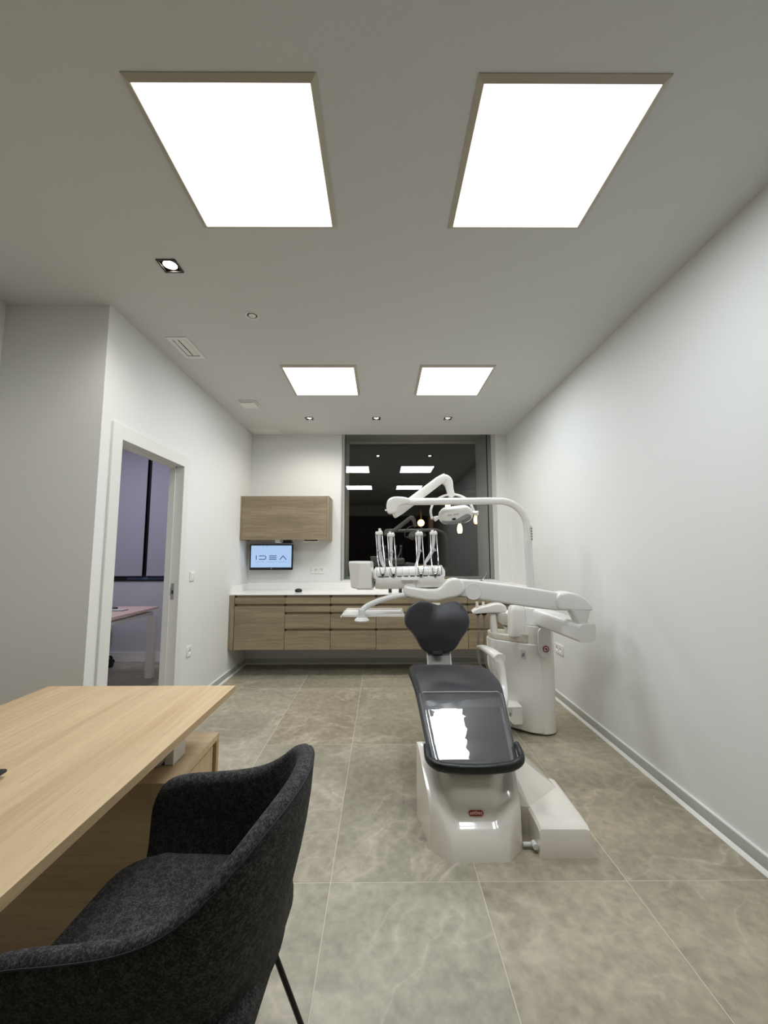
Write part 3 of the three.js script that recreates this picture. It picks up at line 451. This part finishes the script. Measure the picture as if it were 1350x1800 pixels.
  { // black edge guard round the foot end
    const g = []; for (const [x, y, z] of [[.214, .386, -2.09], [.212, .378, -2.05], [.216, .366, -2.005], [.232, .362, -1.975], [.266, .354, -1.957], [.33, .35, -1.948], [.427, .348, -1.945], [.525, .351, -1.948], [.592, .356, -1.957], [.632, .366, -1.975], [.65, .37, -2.005], [.655, .384, -2.05], [.655, .392, -2.09]]) g.push([X(x), y, Z(z)]);
    mesh('edge_guard', sweep(g.map((q) => q.slice(0, 3)), (u) => rr(.017 * (.45 + .55 * Math.sin(Math.PI * clamp(u * 1.0, .06, .94)) ** .3), .021 * (.35 + .65 * Math.sin(Math.PI * clamp(u, .05, .95)) ** .4), .014, 4), { n: 60 }), M.leatherEdge, t); }
  { // clear protective film over the legrest, a tight sheet just off the pad
    const zs = []; for (let i = 0; i <= 40; i++) zs.push(lerp(-1.972, -2.452, i / 40));
    const at = (z) => { let i = 0; while (i < st.length - 2 && z < st[i + 1][0]) i++; const k = clamp((z - st[i][0]) / (st[i + 1][0] - st[i][0]), -1, 1); return [1, 2, 3].map((q) => lerp(st[i][q], st[i + 1][q], Math.max(0, k))); };
    const pos = [], idx = [], uv = [], n = 28; zs.forEach((z) => { const [y, l, r] = at(z); for (let j = 0; j <= n; j++) { const s = -1 + 2 * j / n, a = Math.abs(s), w = (r - l) / 2 + .003, d = .045 * Math.pow(smooth(.9, 1, a), 1.3), fr = .006 * smooth(-2.0, -1.972, z); const x = (l + r) / 2 + s * w; pos.push(X(x), y + .002 * (1 - s * s) + .0035 - d - fr, Z(z)); uv.push(x, z); } });
    for (let i = 0; i < 40; i++) for (let j = 0; j < n; j++) { const a = i * (n + 1) + j; idx.push(a, a + 1, a + n + 2, a, a + n + 2, a + n + 1); }
    const g = new THREE.BufferGeometry(); g.setAttribute('position', new THREE.Float32BufferAttribute(pos, 3)); g.setAttribute('uv', new THREE.Float32BufferAttribute(uv, 2)); g.setIndex(idx); g.computeVertexNormals();
    mesh('foot_cover', g, M.film, seat).userData.label = 'clear shiny protective film'; mesh('film_hem', tube(Array.from({ length: 15 }, (_, j) => { const [y, l, r] = at(-2.452), s = -1 + j / 7; return [X((l + r) / 2 + s * (r - l) / 2), y + .002 * (1 - s * s) + .004 - .04 * smooth(.9, 1, Math.abs(s)), Z(-2.452)]; }), .002, { k: 8 }), M.clear, seat); }
  { // heart-shaped backrest on a tilted plane
    const out = [[0.013, 0.172], [0.07, 0.192], [0.123, 0.203], [0.17, 0.194], [0.205, 0.162], [0.23, 0.114], [0.24, 0.054], [0.225, -0.001], [0.195, -0.043], [0.162, -0.084], [0.138, -0.12], [0.106, -0.152], [0.064, -0.169], [-0.014, -0.177], [-0.074, -0.171], [-0.113, -0.155], [-0.14, -0.123], [-0.162, -0.079], [-0.193, -0.029], [-0.233, 0.017], [-0.244, 0.059], [-0.234, 0.111], [-0.207, 0.155], [-0.167, 0.186], [-0.123, 0.204], [-0.08, 0.203], [-0.038, 0.19]];
    const curve = new THREE.SplineCurve([...out, out[0]].map((p) => new THREE.Vector2(...p))).getPoints(108).slice(0, -1);
    const ring = (k, z) => curve.map((p) => V(p.x * k, p.y * k, z + (z > -.03 ? .02 * (1 - k * k) - .034 * smooth(-.07, -.19, p.y * k) : 0)));
    const rings = [[.9, -.062], [.96, -.055], [.99, -.04], [1, -.022], [.998, -.01], [.985, -.001], [.965, .003], [.93, .003], [.8, -.001], [.55, -.008], [.25, -.012], [.02, -.013]].map(([k, z]) => ring(k, z));
    const g = new THREE.Group(); const M4 = new THREE.Matrix4().makeRotationX(-Math.atan(.5)).setPosition(X(.41), .78, Z(-3.05));
    const b = mesh('backrest', loft(rings, { crease: 1 }).applyMatrix4(M4), M.leather, t);
    mesh('headrest_slot', bx(-.034, .03, .166, .186, -.05, .004, .004).applyMatrix4(M4), M.beige, b); mesh('pull_tab', bx(-.052, .018, -.195, -.168, -.03, .0, .005).applyMatrix4(M4), M.rubber, b);
    mesh('back_plate', plate([[-.085, -.31], [.083, -.31], [.083, .1], [-.085, .1]], .02, -.075, .004).applyMatrix4(M4), M.silver, t); mesh('back_plate_rim', merge(bx(-.088, -.078, -.31, .1, -.075, -.058, .002), bx(.076, .086, -.31, .1, -.075, -.058, .002), bx(-.088, .086, -.312, -.295, -.075, -.058, .002)).applyMatrix4(M4), M.whiteGrey, t); }
  { const a = mesh('armrest', sweep([[X(.715), .628, Z(-3.12)], [X(.735), .634, Z(-3.07)], [X(.77), .624, Z(-2.98)], [X(.80), .604, Z(-2.9)], [X(.808), .598, Z(-2.87)]], (u) => rr(lerp(.014, .042, Math.sin(Math.PI * Math.min(.5, u * .62))), lerp(.009, .035, u), .026, 6), { n: 24 }), M.white, t);
    mesh('armrest_post', sweep([[X(.80), .58, Z(-2.87)], [X(.812), .48, Z(-2.84)], [X(.80), .38, Z(-2.76)], [X(.74), .34, Z(-2.62)]], (u) => rr(.022, lerp(.03, .024, u), .014, 4), { n: 20 }), M.white, a); }
}
// ================================================================ dental unit column
{ const t = thing('dental_unit', 'white dental water unit column with spittoon and suction holder beside the chair', 'dental unit', [1.115, 0, -3.2335]); const X = (x) => x - 1.0, Z = (z) => z + 2.9;
  const poly = (pts, y0, y1, bev = .012, k = 2) => plate(chaikin(pts, k), y1 - y0, (y0 + y1) / 2, bev, { crease: .7, bs: 4 }).rotateX(-Math.PI / 2);
  // plan outlines as [x, -z]
  const px = (a) => a.map(([x, z]) => [X(x), -Z(z)]);
  mesh('column', cyl(.102, .096, .68, 48, [X(1.066), .49, Z(-2.86)]), M.white, t);
  mesh('body', poly(px([[.765, -3.1], [.764, -2.98], [.80, -2.93], [.90, -2.84], [.99, -2.765], [1.06, -2.76], [1.12, -2.8], [1.15, -2.9], [1.12, -3.02], [1.0, -3.12], [.86, -3.14]]), .152, .715, .01), M.white, t);
  mesh('body_lid', poly(px([[.775, -3.1], [.774, -2.99], [.81, -2.94], [.91, -2.85], [.985, -2.79], [1.0, -2.85], [1.0, -3.0], [.95, -3.1], [.86, -3.13]]), .716, .757, .008), M.beige, t);
  mesh('neck', cyl(.1, .102, .012, 48, [X(1.066), .829, Z(-2.868)]), M.whiteGrey, t);
  { const p = mesh('badge_plate', plate(rr(.046, .1, .046, 8), .016, 0, .005).rotateY(.12).translate(X(1.072), .735, Z(-2.752)), M.whiteGrey, t), c = [X(1.076), .693, Z(-2.742)];
    const mk = (n, g, m) => mesh(n, g.rotateY(.12).translate(...c), m, p); mk('badge_ring', new THREE.TorusGeometry(.0185, .0032, 8, 40), std(0x7d1a24, .4)); mk('badge_disc', cyl(.016, .016, .002, 32, [0, 0, 0], 'z'), std(0xe6c6c4, .4)); mk('badge_mark', merge(cyl(.0062, .0062, .002, 20, [-.001, .002, .0016], 'z'), bx(.0012, .0052, -.013, .002, .0006, .0026)), std(0x5e0c1a, .4)); }
  mesh('caution_sticker', bx(-.016, .016, -.03, .03, -.0006, .0006).rotateY(-.695).translate(X(.9443), .645, Z(-2.8017)), std(0xdfe0e0, .5), t); mesh('sticker_print', merge(bx(-.008, .006, -.012, .004, 0, .0012), bx(-.002, .01, .004, .012, 0, .0012)).rotateY(-.695).translate(X(.9443), .643, Z(-2.8017)), std(0x8d939c, .5), t);
  mesh('glass_filler', loft([[.757, 1.08, 1.05], [.772, 1.04, 1.02], [.85, 1, 1], [.92, .94, .96], [.945, .86, .9], [.957, .7, .75]].map(([y, a, b]) => rr(.056 * a, .05 * b, .022, 5).map(([p, q]) => V(X(.935) + p, y, Z(-2.88) + q)).map((v, i) => v)), { crease: .8 }), M.white, t);
  mesh('water_spout', tube([[X(.965), .95, Z(-2.9)], [X(.967), .985, Z(-2.9)], [X(.95), 1.0, Z(-2.92)]], .011), M.whiteGrey, t);
  const bowl = mesh('spittoon_bowl', new THREE.LatheGeometry([[.0, .80], [.04, .803], [.075, .83], [.093, .872], [.098, .893], [.094, .896], [.088, .874], [.07, .838], [.038, .815], [0, .812]].map((p) => new THREE.Vector2(...p)), 40).translate(X(.915), 0, Z(-3.02)), M.white, t);
  mesh('bowl_bracket', new ConvexGeometry([[.875, .80, -3.03], [.96, .80, -3.03], [.875, .79, -3.0], [.96, .79, -3.0], [.93, .72, -3.05], [.99, .70, -3.05], [.93, .71, -2.98], [.99, .70, -2.98]].map(([x, y, z]) => V(X(x), y, Z(z)))), M.whiteGrey, t);
  mesh('rinse_cup_holder', cyl(.03, .026, .02, 24, [X(.975), .765, Z(-2.83)]), M.beige, t);
  { // assistant's suction holder on its curved arm
    const arm = mesh('suction_arm', sweep([[X(.80), .885, Z(-3.0)], [X(.802), .82, Z(-3.0)], [X(.815), .72, Z(-3.0)], [X(.845), .60, Z(-3.0)], [X(.86), .5, Z(-2.98)], [X(.865), .36, Z(-2.92)]], (u) => rr(.026, lerp(.022, .03, u), .016, 4), { n: 30, up: V(1, 0, 0) }), M.white, t);
    const h = mesh('suction_holder', plate(chaikin([[-.155, .0], [-.1, .028], [-.04, .042], [.0, .055], [.05, .058], [.09, .04], [.092, -.006], [.04, -.008], [-.06, -.01], [-.14, -.022]], 1), .1, 0, .01).rotateY(-.12).translate(X(.802), .905, Z(-3.0)), M.white, t);
    for (const [x, l] of [[.693, .36], [.738, .37]]) { mesh('suction_socket', cyl(.021, .016, .014, 20, [X(x), .884, Z(-3.0)]), M.rubber, h); mesh('suction_tip', cyl(.009, .011, .04, 16, [X(x) - .004, .95, Z(-3.0)]), M.beige, h); mesh('suction_hose', tube([[X(x), .88, Z(-3.0)], [X(x) + .002, .76, Z(-3.0)], [X(x) - .004, .62, Z(-3.0)], [X(x) + .012, .50, Z(-2.97)], [X(x) + .07, .40, Z(-2.95)], [X(.83), .36, Z(-2.93)]], .0085, { n: 30 }), M.hose, h); } }
  mesh('chair_link', merge(bx(X(.845), X(.91), .214, .318, Z(-3.0), Z(-2.75), .008), bx(X(.81), X(.91), .314, .33, Z(-3.06), Z(-2.75), .006), bx(X(.8), X(.87), .24, .31, Z(-2.98), Z(-2.9), .01)), M.white, t);
  mesh('link_screw', cyl(.01, .01, .012, 18, [X(.84), .265, Z(-2.79)], 'x'), M.grey, t);
  t.scale.setScalar(1.115); t.traverse((o) => o.isMesh && o.geometry.translate(0, -.1362, 0)); // drawn 14 cm up: set it on the floor
}
// ================================================================ instrument table on its swing arm
{ const t = thing('instrument_table', 'white swing arm dental instrument table with four upright instrument whips and tray', 'instrument table', [1.1886, .902, -3.2]);
  const X = (x) => x - 1.066, Y = (y) => y - .945, Z = (z) => z + 2.87; const q = (a) => a.map(([x, y]) => [X(x), Y(y)]);
  mesh('swivel_hub', cyl(.086, .098, .106, 48, [X(1.066), Y(.89), Z(-2.87)]), M.whiteGrey, t);
  mesh('lower_arm', sweep([[X(1.06), Y(.897), Z(-2.86)], [X(1.09), Y(.889), Z(-2.78)], [X(1.185), Y(.858), Z(-2.5)], [X(1.206), Y(.851), Z(-2.44)]], () => rr(.062, .0535, .022, 5), { smoothPath: false, crease: .9 }), M.whiteGrey, t);
  mesh('pivot', loft([[.905, .03, .035], [.915, .034, .038], [.945, .045, .042], [.982, .058, .046]].map(([y, a, b]) => rr(a, b, .02, 5).map(([u, v]) => V(X(1.178) + u - (y - .905) * .1, Y(y), Z(-2.47) + v))), { crease: .8 }), M.whiteGrey, t);
  const zA = Z(-2.5);
  mesh('arm_end', plate(chaikin(q([[1.03, 1.03], [1.028, 1.055], [1.05, 1.082], [1.1, 1.09], [1.155, 1.082], [1.205, 1.055], [1.24, 1.02], [1.252, .985], [1.245, .979], [1.06, .979], [1.04, .99]]), 2), .12, zA, .016), M.whiteGrey, t);
  mesh('upper_arm', plate(chaikin(q([[.40, 1.15], [.46, 1.168], [.60, 1.152], [1.06, 1.089], [1.075, 1.06], [1.07, .99], [1.045, .975], [.60, 1.04], [.44, 1.07], [.41, 1.1]]), 2), .1, zA - .004, .012), M.whiteGrey, t);
  const j = mesh('joint_cover', merge(cyl(.044, .044, .006, 40, [X(.543), Y(1.093), zA + .046], 'z'), new THREE.TorusGeometry(.046, .003, 8, 40).translate(X(.543), Y(1.093), zA + .047)), M.whiteGrey, t);
  mesh('wrist_arm', plate(chaikin(q([[.128, 1.07], [.126, 1.118], [.138, 1.13], [.2, 1.115], [.32, 1.107], [.345, 1.118], [.385, 1.158], [.43, 1.176], [.475, 1.165], [.497, 1.12], [.485, 1.085], [.44, 1.06], [.38, 1.052], [.33, 1.036], [.26, 1.04], [.18, 1.058]]), 2), .095, zA + .012, .014), M.white, t);
  mesh('wrist_post', loft([[1.10, .036, .04], [1.13, .032, .036], [1.15, .034, .038], [1.158, .05, .05], [1.164, .052, .052]].map(([y, a, b]) => rr(a, b, .018, 5).map(([u, v]) => V(X(.166) + u, Y(y), zA + .01 + v))), { crease: .8 }), M.white, t);
  // head: body below, row of holder segments above, pointed end cheeks
  const hx0 = -.035, hx1 = .362;
  const body = mesh('table_body', sweep([[X(hx0 - .003), Y(1.155), Z(-2.56)], [X(hx0 + .03), Y(1.152), Z(-2.56)], [X(hx1 - .02), Y(1.158), Z(-2.56)], [X(hx1 + .012), Y(1.163), Z(-2.56)]], (u) => [[.1, .03], [.105, .02], [.1, -.02], [.085, -.04], [.03, -.05], [-.07, -.045], [-.1, -.02], [-.1, .03]].map(([a, b]) => [a, b * lerp(1, 1, u)]), { smoothPath: false, crease: .6 }), M.white, t);
  const seg = 10; for (let i = 0; i < seg; i++) { const a = lerp(hx0 + .004, hx1 - .006, i / seg), b = lerp(hx0 + .004, hx1 - .006, (i + 1) / seg), yo = lerp(1.176, 1.187, (i + .5) / seg); const prof = [[.1, 0], [.103, .014], [.1, .03], [.09, .044], [.072, .053], [.05, .057], [-.02, .058], [-.08, .05], [-.1, .03], [-.1, 0]];
    const s = mesh('holder_segment', sweep([[X(a + .0006), Y(yo), Z(-2.56)], [X(b - .0006), Y(yo), Z(-2.56)]], () => prof, { smoothPath: false, crease: .7 }), M.whiteGrey, t); mesh('segment_slot', bx(X(a + .006), X(b - .006), Y(yo + .001), Y(yo + .0055), Z(-2.47), Z(-2.456)), M.blackMatte, s); }
  for (const s of [0, 1]) { const x = s ? hx1 - .002 : hx0 + .002, yo = s ? 1.187 : 1.176, d = s ? 1 : -1; mesh('end_cheek', loft([[0, 1], [.006, .98], [.018, .62], [.022, .5]].map(([dx, k]) => [[.106, -.012], [.106, .02], [.09, .05], [.045, .062], [-.08, .056], [-.1, .03], [-.1, -.012]].map(([a, b]) => V(X(x + d * dx), Y(yo + .01 + (b - .01) * k), Z(-2.56) + a * (.4 + .6 * k)))), { crease: .5 }), M.white, t); }
  // control box at the left end
  const cb = (y, k, r) => [[-.204, -2.5], [-.132, -2.4], [-.07, -2.45], [-.055, -2.54], [-.1, -2.62], [-.19, -2.6]].map(([x, z], i) => V(X(lerp(-.125, x, k) + r * (i === 1 ? .004 : 0) + (i === 0 ? (1.27 - y) * .09 : i === 3 || i === 2 ? (1.27 - y) * .06 : 0)), Y(y), Z(lerp(-2.51, z, k))));
  mesh('control_box', loft([cb(1.112, .88, -1), cb(1.118, .97, -1), cb(1.19, 1, 0), cb(1.262, 1, 1), cb(1.273, .93, 1)], { crease: .35 }), M.white, t);
  mesh('box_bracket', merge(bx(X(-.09), X(-.02), Y(1.115), Y(1.15), Z(-2.58), Z(-2.52), .01), cyl(.014, .014, .05, 18, [X(-.048), Y(1.168), Z(-2.53)], 'x'), bx(X(-.15), X(-.05), Y(1.104), Y(1.114), Z(-2.56), Z(-2.46), .003)), M.white, t);
  // tray on its own arm
  mesh('tray_arm', sweep([[X(.14), Y(1.075), Z(-2.47)], [X(.05), Y(1.062), Z(-2.45)], [X(-.03), Y(1.04), Z(-2.43)], [X(-.095), Y(1.01), Z(-2.41)], [X(-.118), Y(.985), Z(-2.4)], [X(-.122), Y(.96), Z(-2.4)]], (u) => rr(lerp(.014, .017, u), lerp(.02, .016, u), .012, 4), { n: 30, up: V(0, 0, 1) }), M.whiteGrey, t);
  mesh('tray_foot', merge(cyl(.021, .021, .05, 24, [X(-.117), Y(.972), Z(-2.4)]), cyl(.03, .044, .016, 28, [X(-.117), Y(.945), Z(-2.4)]), cyl(.044, .036, .008, 28, [X(-.117), Y(.933), Z(-2.4)])), M.whiteGrey, t);
  { const tr = mesh('tray', merge(bx(X(-.225), X(.125), Y(.951), Y(.956), Z(-2.7), Z(-2.43), .002), bx(X(-.225), X(.125), Y(.951), Y(.966), Z(-2.435), Z(-2.428), .002), bx(X(-.225), X(.125), Y(.951), Y(.966), Z(-2.702), Z(-2.695), .002), bx(X(-.23), X(-.222), Y(.951), Y(.966), Z(-2.702), Z(-2.428), .002), bx(X(.122), X(.13), Y(.951), Y(.966), Z(-2.702), Z(-2.428), .002)), M.top, t); mesh('tray_rim', bx(X(-.245), X(-.234), Y(.946), Y(.955), Z(-2.7), Z(-2.42), .004), M.grey, tr); }
  t.scale.setScalar(1.115);
  // four whips: wire loop, hose, handpiece and white head
  [[-.018, 1.452, -.006, .012], [.056, 1.44, .0, .0], [.232, 1.446, .004, -.01], [.322, 1.45, -.008, -.026]].forEach(([x, top, lean, sway], i) => { const bxp = [.004, .068, .232, .318][i];
    const w = .0195, zt = -2.545; const w_ = mesh('instrument_whip', merge(...[-1, 1].map((s) => tube([[X(bxp + s * .004), Y(1.186), Z(-2.452)], [X(bxp + s * .014), Y(1.215), Z(-2.448)], [X(lerp(bxp, x, .35) + s * .02), Y(1.27), Z(-2.47)], [X(lerp(bxp, x, .8) + s * w), Y(1.38), Z(-2.52)], [X(x + s * w), Y(top - .012), Z(zt)]], .0032, { n: 24, k: 8 })), bx(X(bxp - .008), X(bxp + .008), Y(1.18), Y(1.2), Z(-2.456), Z(-2.448), .003)), M.chrome, t);
    mesh('whip_head', merge(bx(X(x - .023), X(x + .023), Y(top - .016), Y(top + .004), Z(zt - .015), Z(zt + .015), .005), cyl(.008, .009, .02, 16, [X(x + (i === 0 ? .004 : -.006)), Y(top + (i === 0 ? .014 : .006)), Z(zt)]), cyl(.006, .007, .014, 16, [X(x + .012), Y(top + .004), Z(zt)])), M.white, w_);
    mesh('handpiece', tube([[X(x), Y(top - .012), Z(zt)], [X(x), Y(top - .06), Z(zt + .005)], [X(x + sway * .4), Y(top - .12), Z(zt + .01)]], (u) => lerp(.012, .008, u), { k: 14 }), M.clear, w_);
    mesh('hose', tube([[X(x + sway * .4), Y(top - .11), Z(zt + .01)], [X(x + sway * .8 + lean), Y(1.31), Z(-2.53)], [X(x + sway * 1.8 + lean), Y(1.262), Z(-2.54)], [X(x + sway * 2 + .006), Y(1.238), Z(-2.56)]], .0065, { k: 12, n: 24 }), M.clear, w_);
    mesh('air_hose', tube([[X(x + .008), Y(top - .1), Z(zt + .004)], [X(x + .006 + sway), Y(1.30), Z(-2.55)], [X(x + sway * 2.6), Y(1.236), Z(-2.575)]], .0045, { k: 10 }), M.clear, w_);
    mesh('clip', bx(X(x - .01), X(x + .014), Y(top - .118), Y(top - .108), Z(zt - .004), Z(zt + .02), .002), M.grey, w_); });
}
// ================================================================ operating lamp
{ const t = thing('operating_lamp', 'white dental operating lamp on a bent tube pole above the unit', 'dental lamp', [1.184, .902, -3.267]); const X = (x) => x - 1.062, Y = (y) => y - .945, Z = (z) => z + 2.93;
  const bend = []; for (let i = 0; i <= 8; i++) { const a = i / 8 * Math.PI / 2; bend.push([X(.856 + .19 * Math.cos(a)), Y(1.515 + .182 * Math.sin(a)), Z(-2.93)]); }
  mesh('pole', tube([[X(1.062), Y(.948), Z(-2.93)], [X(1.056), Y(1.25), Z(-2.93)], [X(1.05), Y(1.49), Z(-2.93)], ...bend, [X(.6), Y(1.694), Z(-2.91)], [X(.3), Y(1.688), Z(-2.88)], [X(.12), Y(1.684), Z(-2.86)]], .0255, { n: 90, k: 20, up: V(0, 0, 1) }), M.white, t);
  mesh('pole_sleeve', merge(tube([[X(1.062), Y(.952), Z(-2.93)], [X(1.052), Y(1.405), Z(-2.93)]], .0268, { smoothPath: false, k: 20 })), M.whiteGrey, t);
  { const lb = mesh('pole_label', bx(-.011, .011, -.055, .055, 0, .001).rotateY(.75).translate(X(1.072), Y(1.46), Z(-2.910)), M.whiteMatte, t); for (let i = 0; i < 5; i++) mesh('label_print', bx(-.007, .007, -.046 + i * .019, -.035 + i * .019, .0008, .0018).rotateY(.75).translate(X(1.072), Y(1.46), Z(-2.910)), M.ink, lb); }
  t.scale.setScalar(1.115);
  mesh('knuckle', merge(plate(chaikin([[X(.035), Y(1.6)], [X(.03), Y(1.68)], [X(.06), Y(1.715)], [X(.12), Y(1.722)], [X(.2), Y(1.708)], [X(.2), Y(1.672)], [X(.12), Y(1.655)], [X(.105), Y(1.61)], [X(.075), Y(1.598)]], 2), .075, Z(-2.87), .014), cyl(.006, .006, .016, 12, [X(.03), Y(1.625), Z(-2.87)], 'x')), M.white, t);
  mesh('spring_arm', sweep([[X(.085), Y(1.605), Z(-2.92)], [X(.13), Y(1.632), Z(-2.94)], [X(.43), Y(1.865), Z(-3.02)], [X(.475), Y(1.892), Z(-3.04)]], (u) => rr(.026, lerp(.034, .03, u), .015, 4), { smoothPath: false, crease: .9 }), M.white, t);
  mesh('elbow', plate(chaikin([[X(.43), Y(1.86)], [X(.445), Y(1.9)], [X(.475), Y(1.918)], [X(.515), Y(1.902)], [X(.537), Y(1.868)], [X(.54), Y(1.80)], [X(.555), Y(1.745)], [X(.505), Y(1.735)], [X(.49), Y(1.8)], [X(.475), Y(1.84)]], 2), .06, Z(-3.05), .012), M.white, t);
  mesh('yoke', sweep([[X(.37), Y(1.575), Z(-3.0)], [X(.365), Y(1.64), Z(-3.02)], [X(.40), Y(1.71), Z(-3.04)], [X(.47), Y(1.753), Z(-3.05)], [X(.55), Y(1.762), Z(-3.05)], [X(.615), Y(1.74), Z(-3.04)], [X(.66), Y(1.69), Z(-3.02)], [X(.69), Y(1.61), Z(-3.0)]], () => rr(.008, .016, .006, 3), { n: 40, up: V(0, 0, 1) }), M.white, t);
  { const G = new THREE.Matrix4().makeRotationFromEuler(new THREE.Euler(.5, -.12, .17)).setPosition(X(.546), Y(1.602), Z(-3.0)).scale(V(.84, .84, .84));
    const ell = (k, z) => rr(.152 * k, .07 * k, .07 * k, 9).map(([a, b]) => V(a, b - .012 * (1 - (a / .152) ** 2) * (b > 0 ? -1 : .6), z));
    const head = mesh('lamp_head', loft([ell(.55, -.06), ell(.8, -.05), ell(.95, -.03), ell(1, -.008), ell(1, .01), ell(.97, .022), ell(.92, .03), ell(.6, .04), ell(.2, .045)], { crease: .9 }).applyMatrix4(G), M.white, t);
    mesh('lamp_lens', plate(chaikin([[-.132, -.022], [-.06, -.034], [.0, -.026], [.06, .006], [.1, .018], [.135, .0], [.128, -.035], [.06, -.064], [-.06, -.068], [-.12, -.045]], 1), .012, .041, .002).applyMatrix4(G), M.lensGrey, head);
    mesh('lens_rim', tube([[.05, -.048, .048], [.085, -.03, .048], [.118, -.012, .048], [.125, -.026, .048], [.1, -.042, .048], [.05, -.055, .048]], .002, { k: 8 }).applyMatrix4(G), M.darkGrey, head);
    mesh('sensor_window', cyl(.014, .014, .004, 24, [0, 0, 0], 'z').scale(1.3, .65, 1).translate(-.018, -.016, .046).applyMatrix4(G), M.black, head);
    mesh('lamp_lettering', merge(...[0, 1, 2, 3, 5.2, 6.2, 7.2, 8.2, 9.2].map((k) => bx(-.068 + k * .0098, -.0615 + k * .0098,   .02, .03, .038, .0475))).applyMatrix4(G), M.grey, head);
    for (const [s, y] of [[-1, -.004], [1, .004]]) mesh('handle', sweep([[s * .146, y, 0], [s * .165, y, .008], [s * .19, y - .004, .02]].map((p) => p), (u) => rr(lerp(.014, .022, u), lerp(.012, .02, u), .01, 4), { smoothPath: false, crease: 1 }).applyMatrix4(G), M.white, head); }
}
renderer.render(scene, camera);
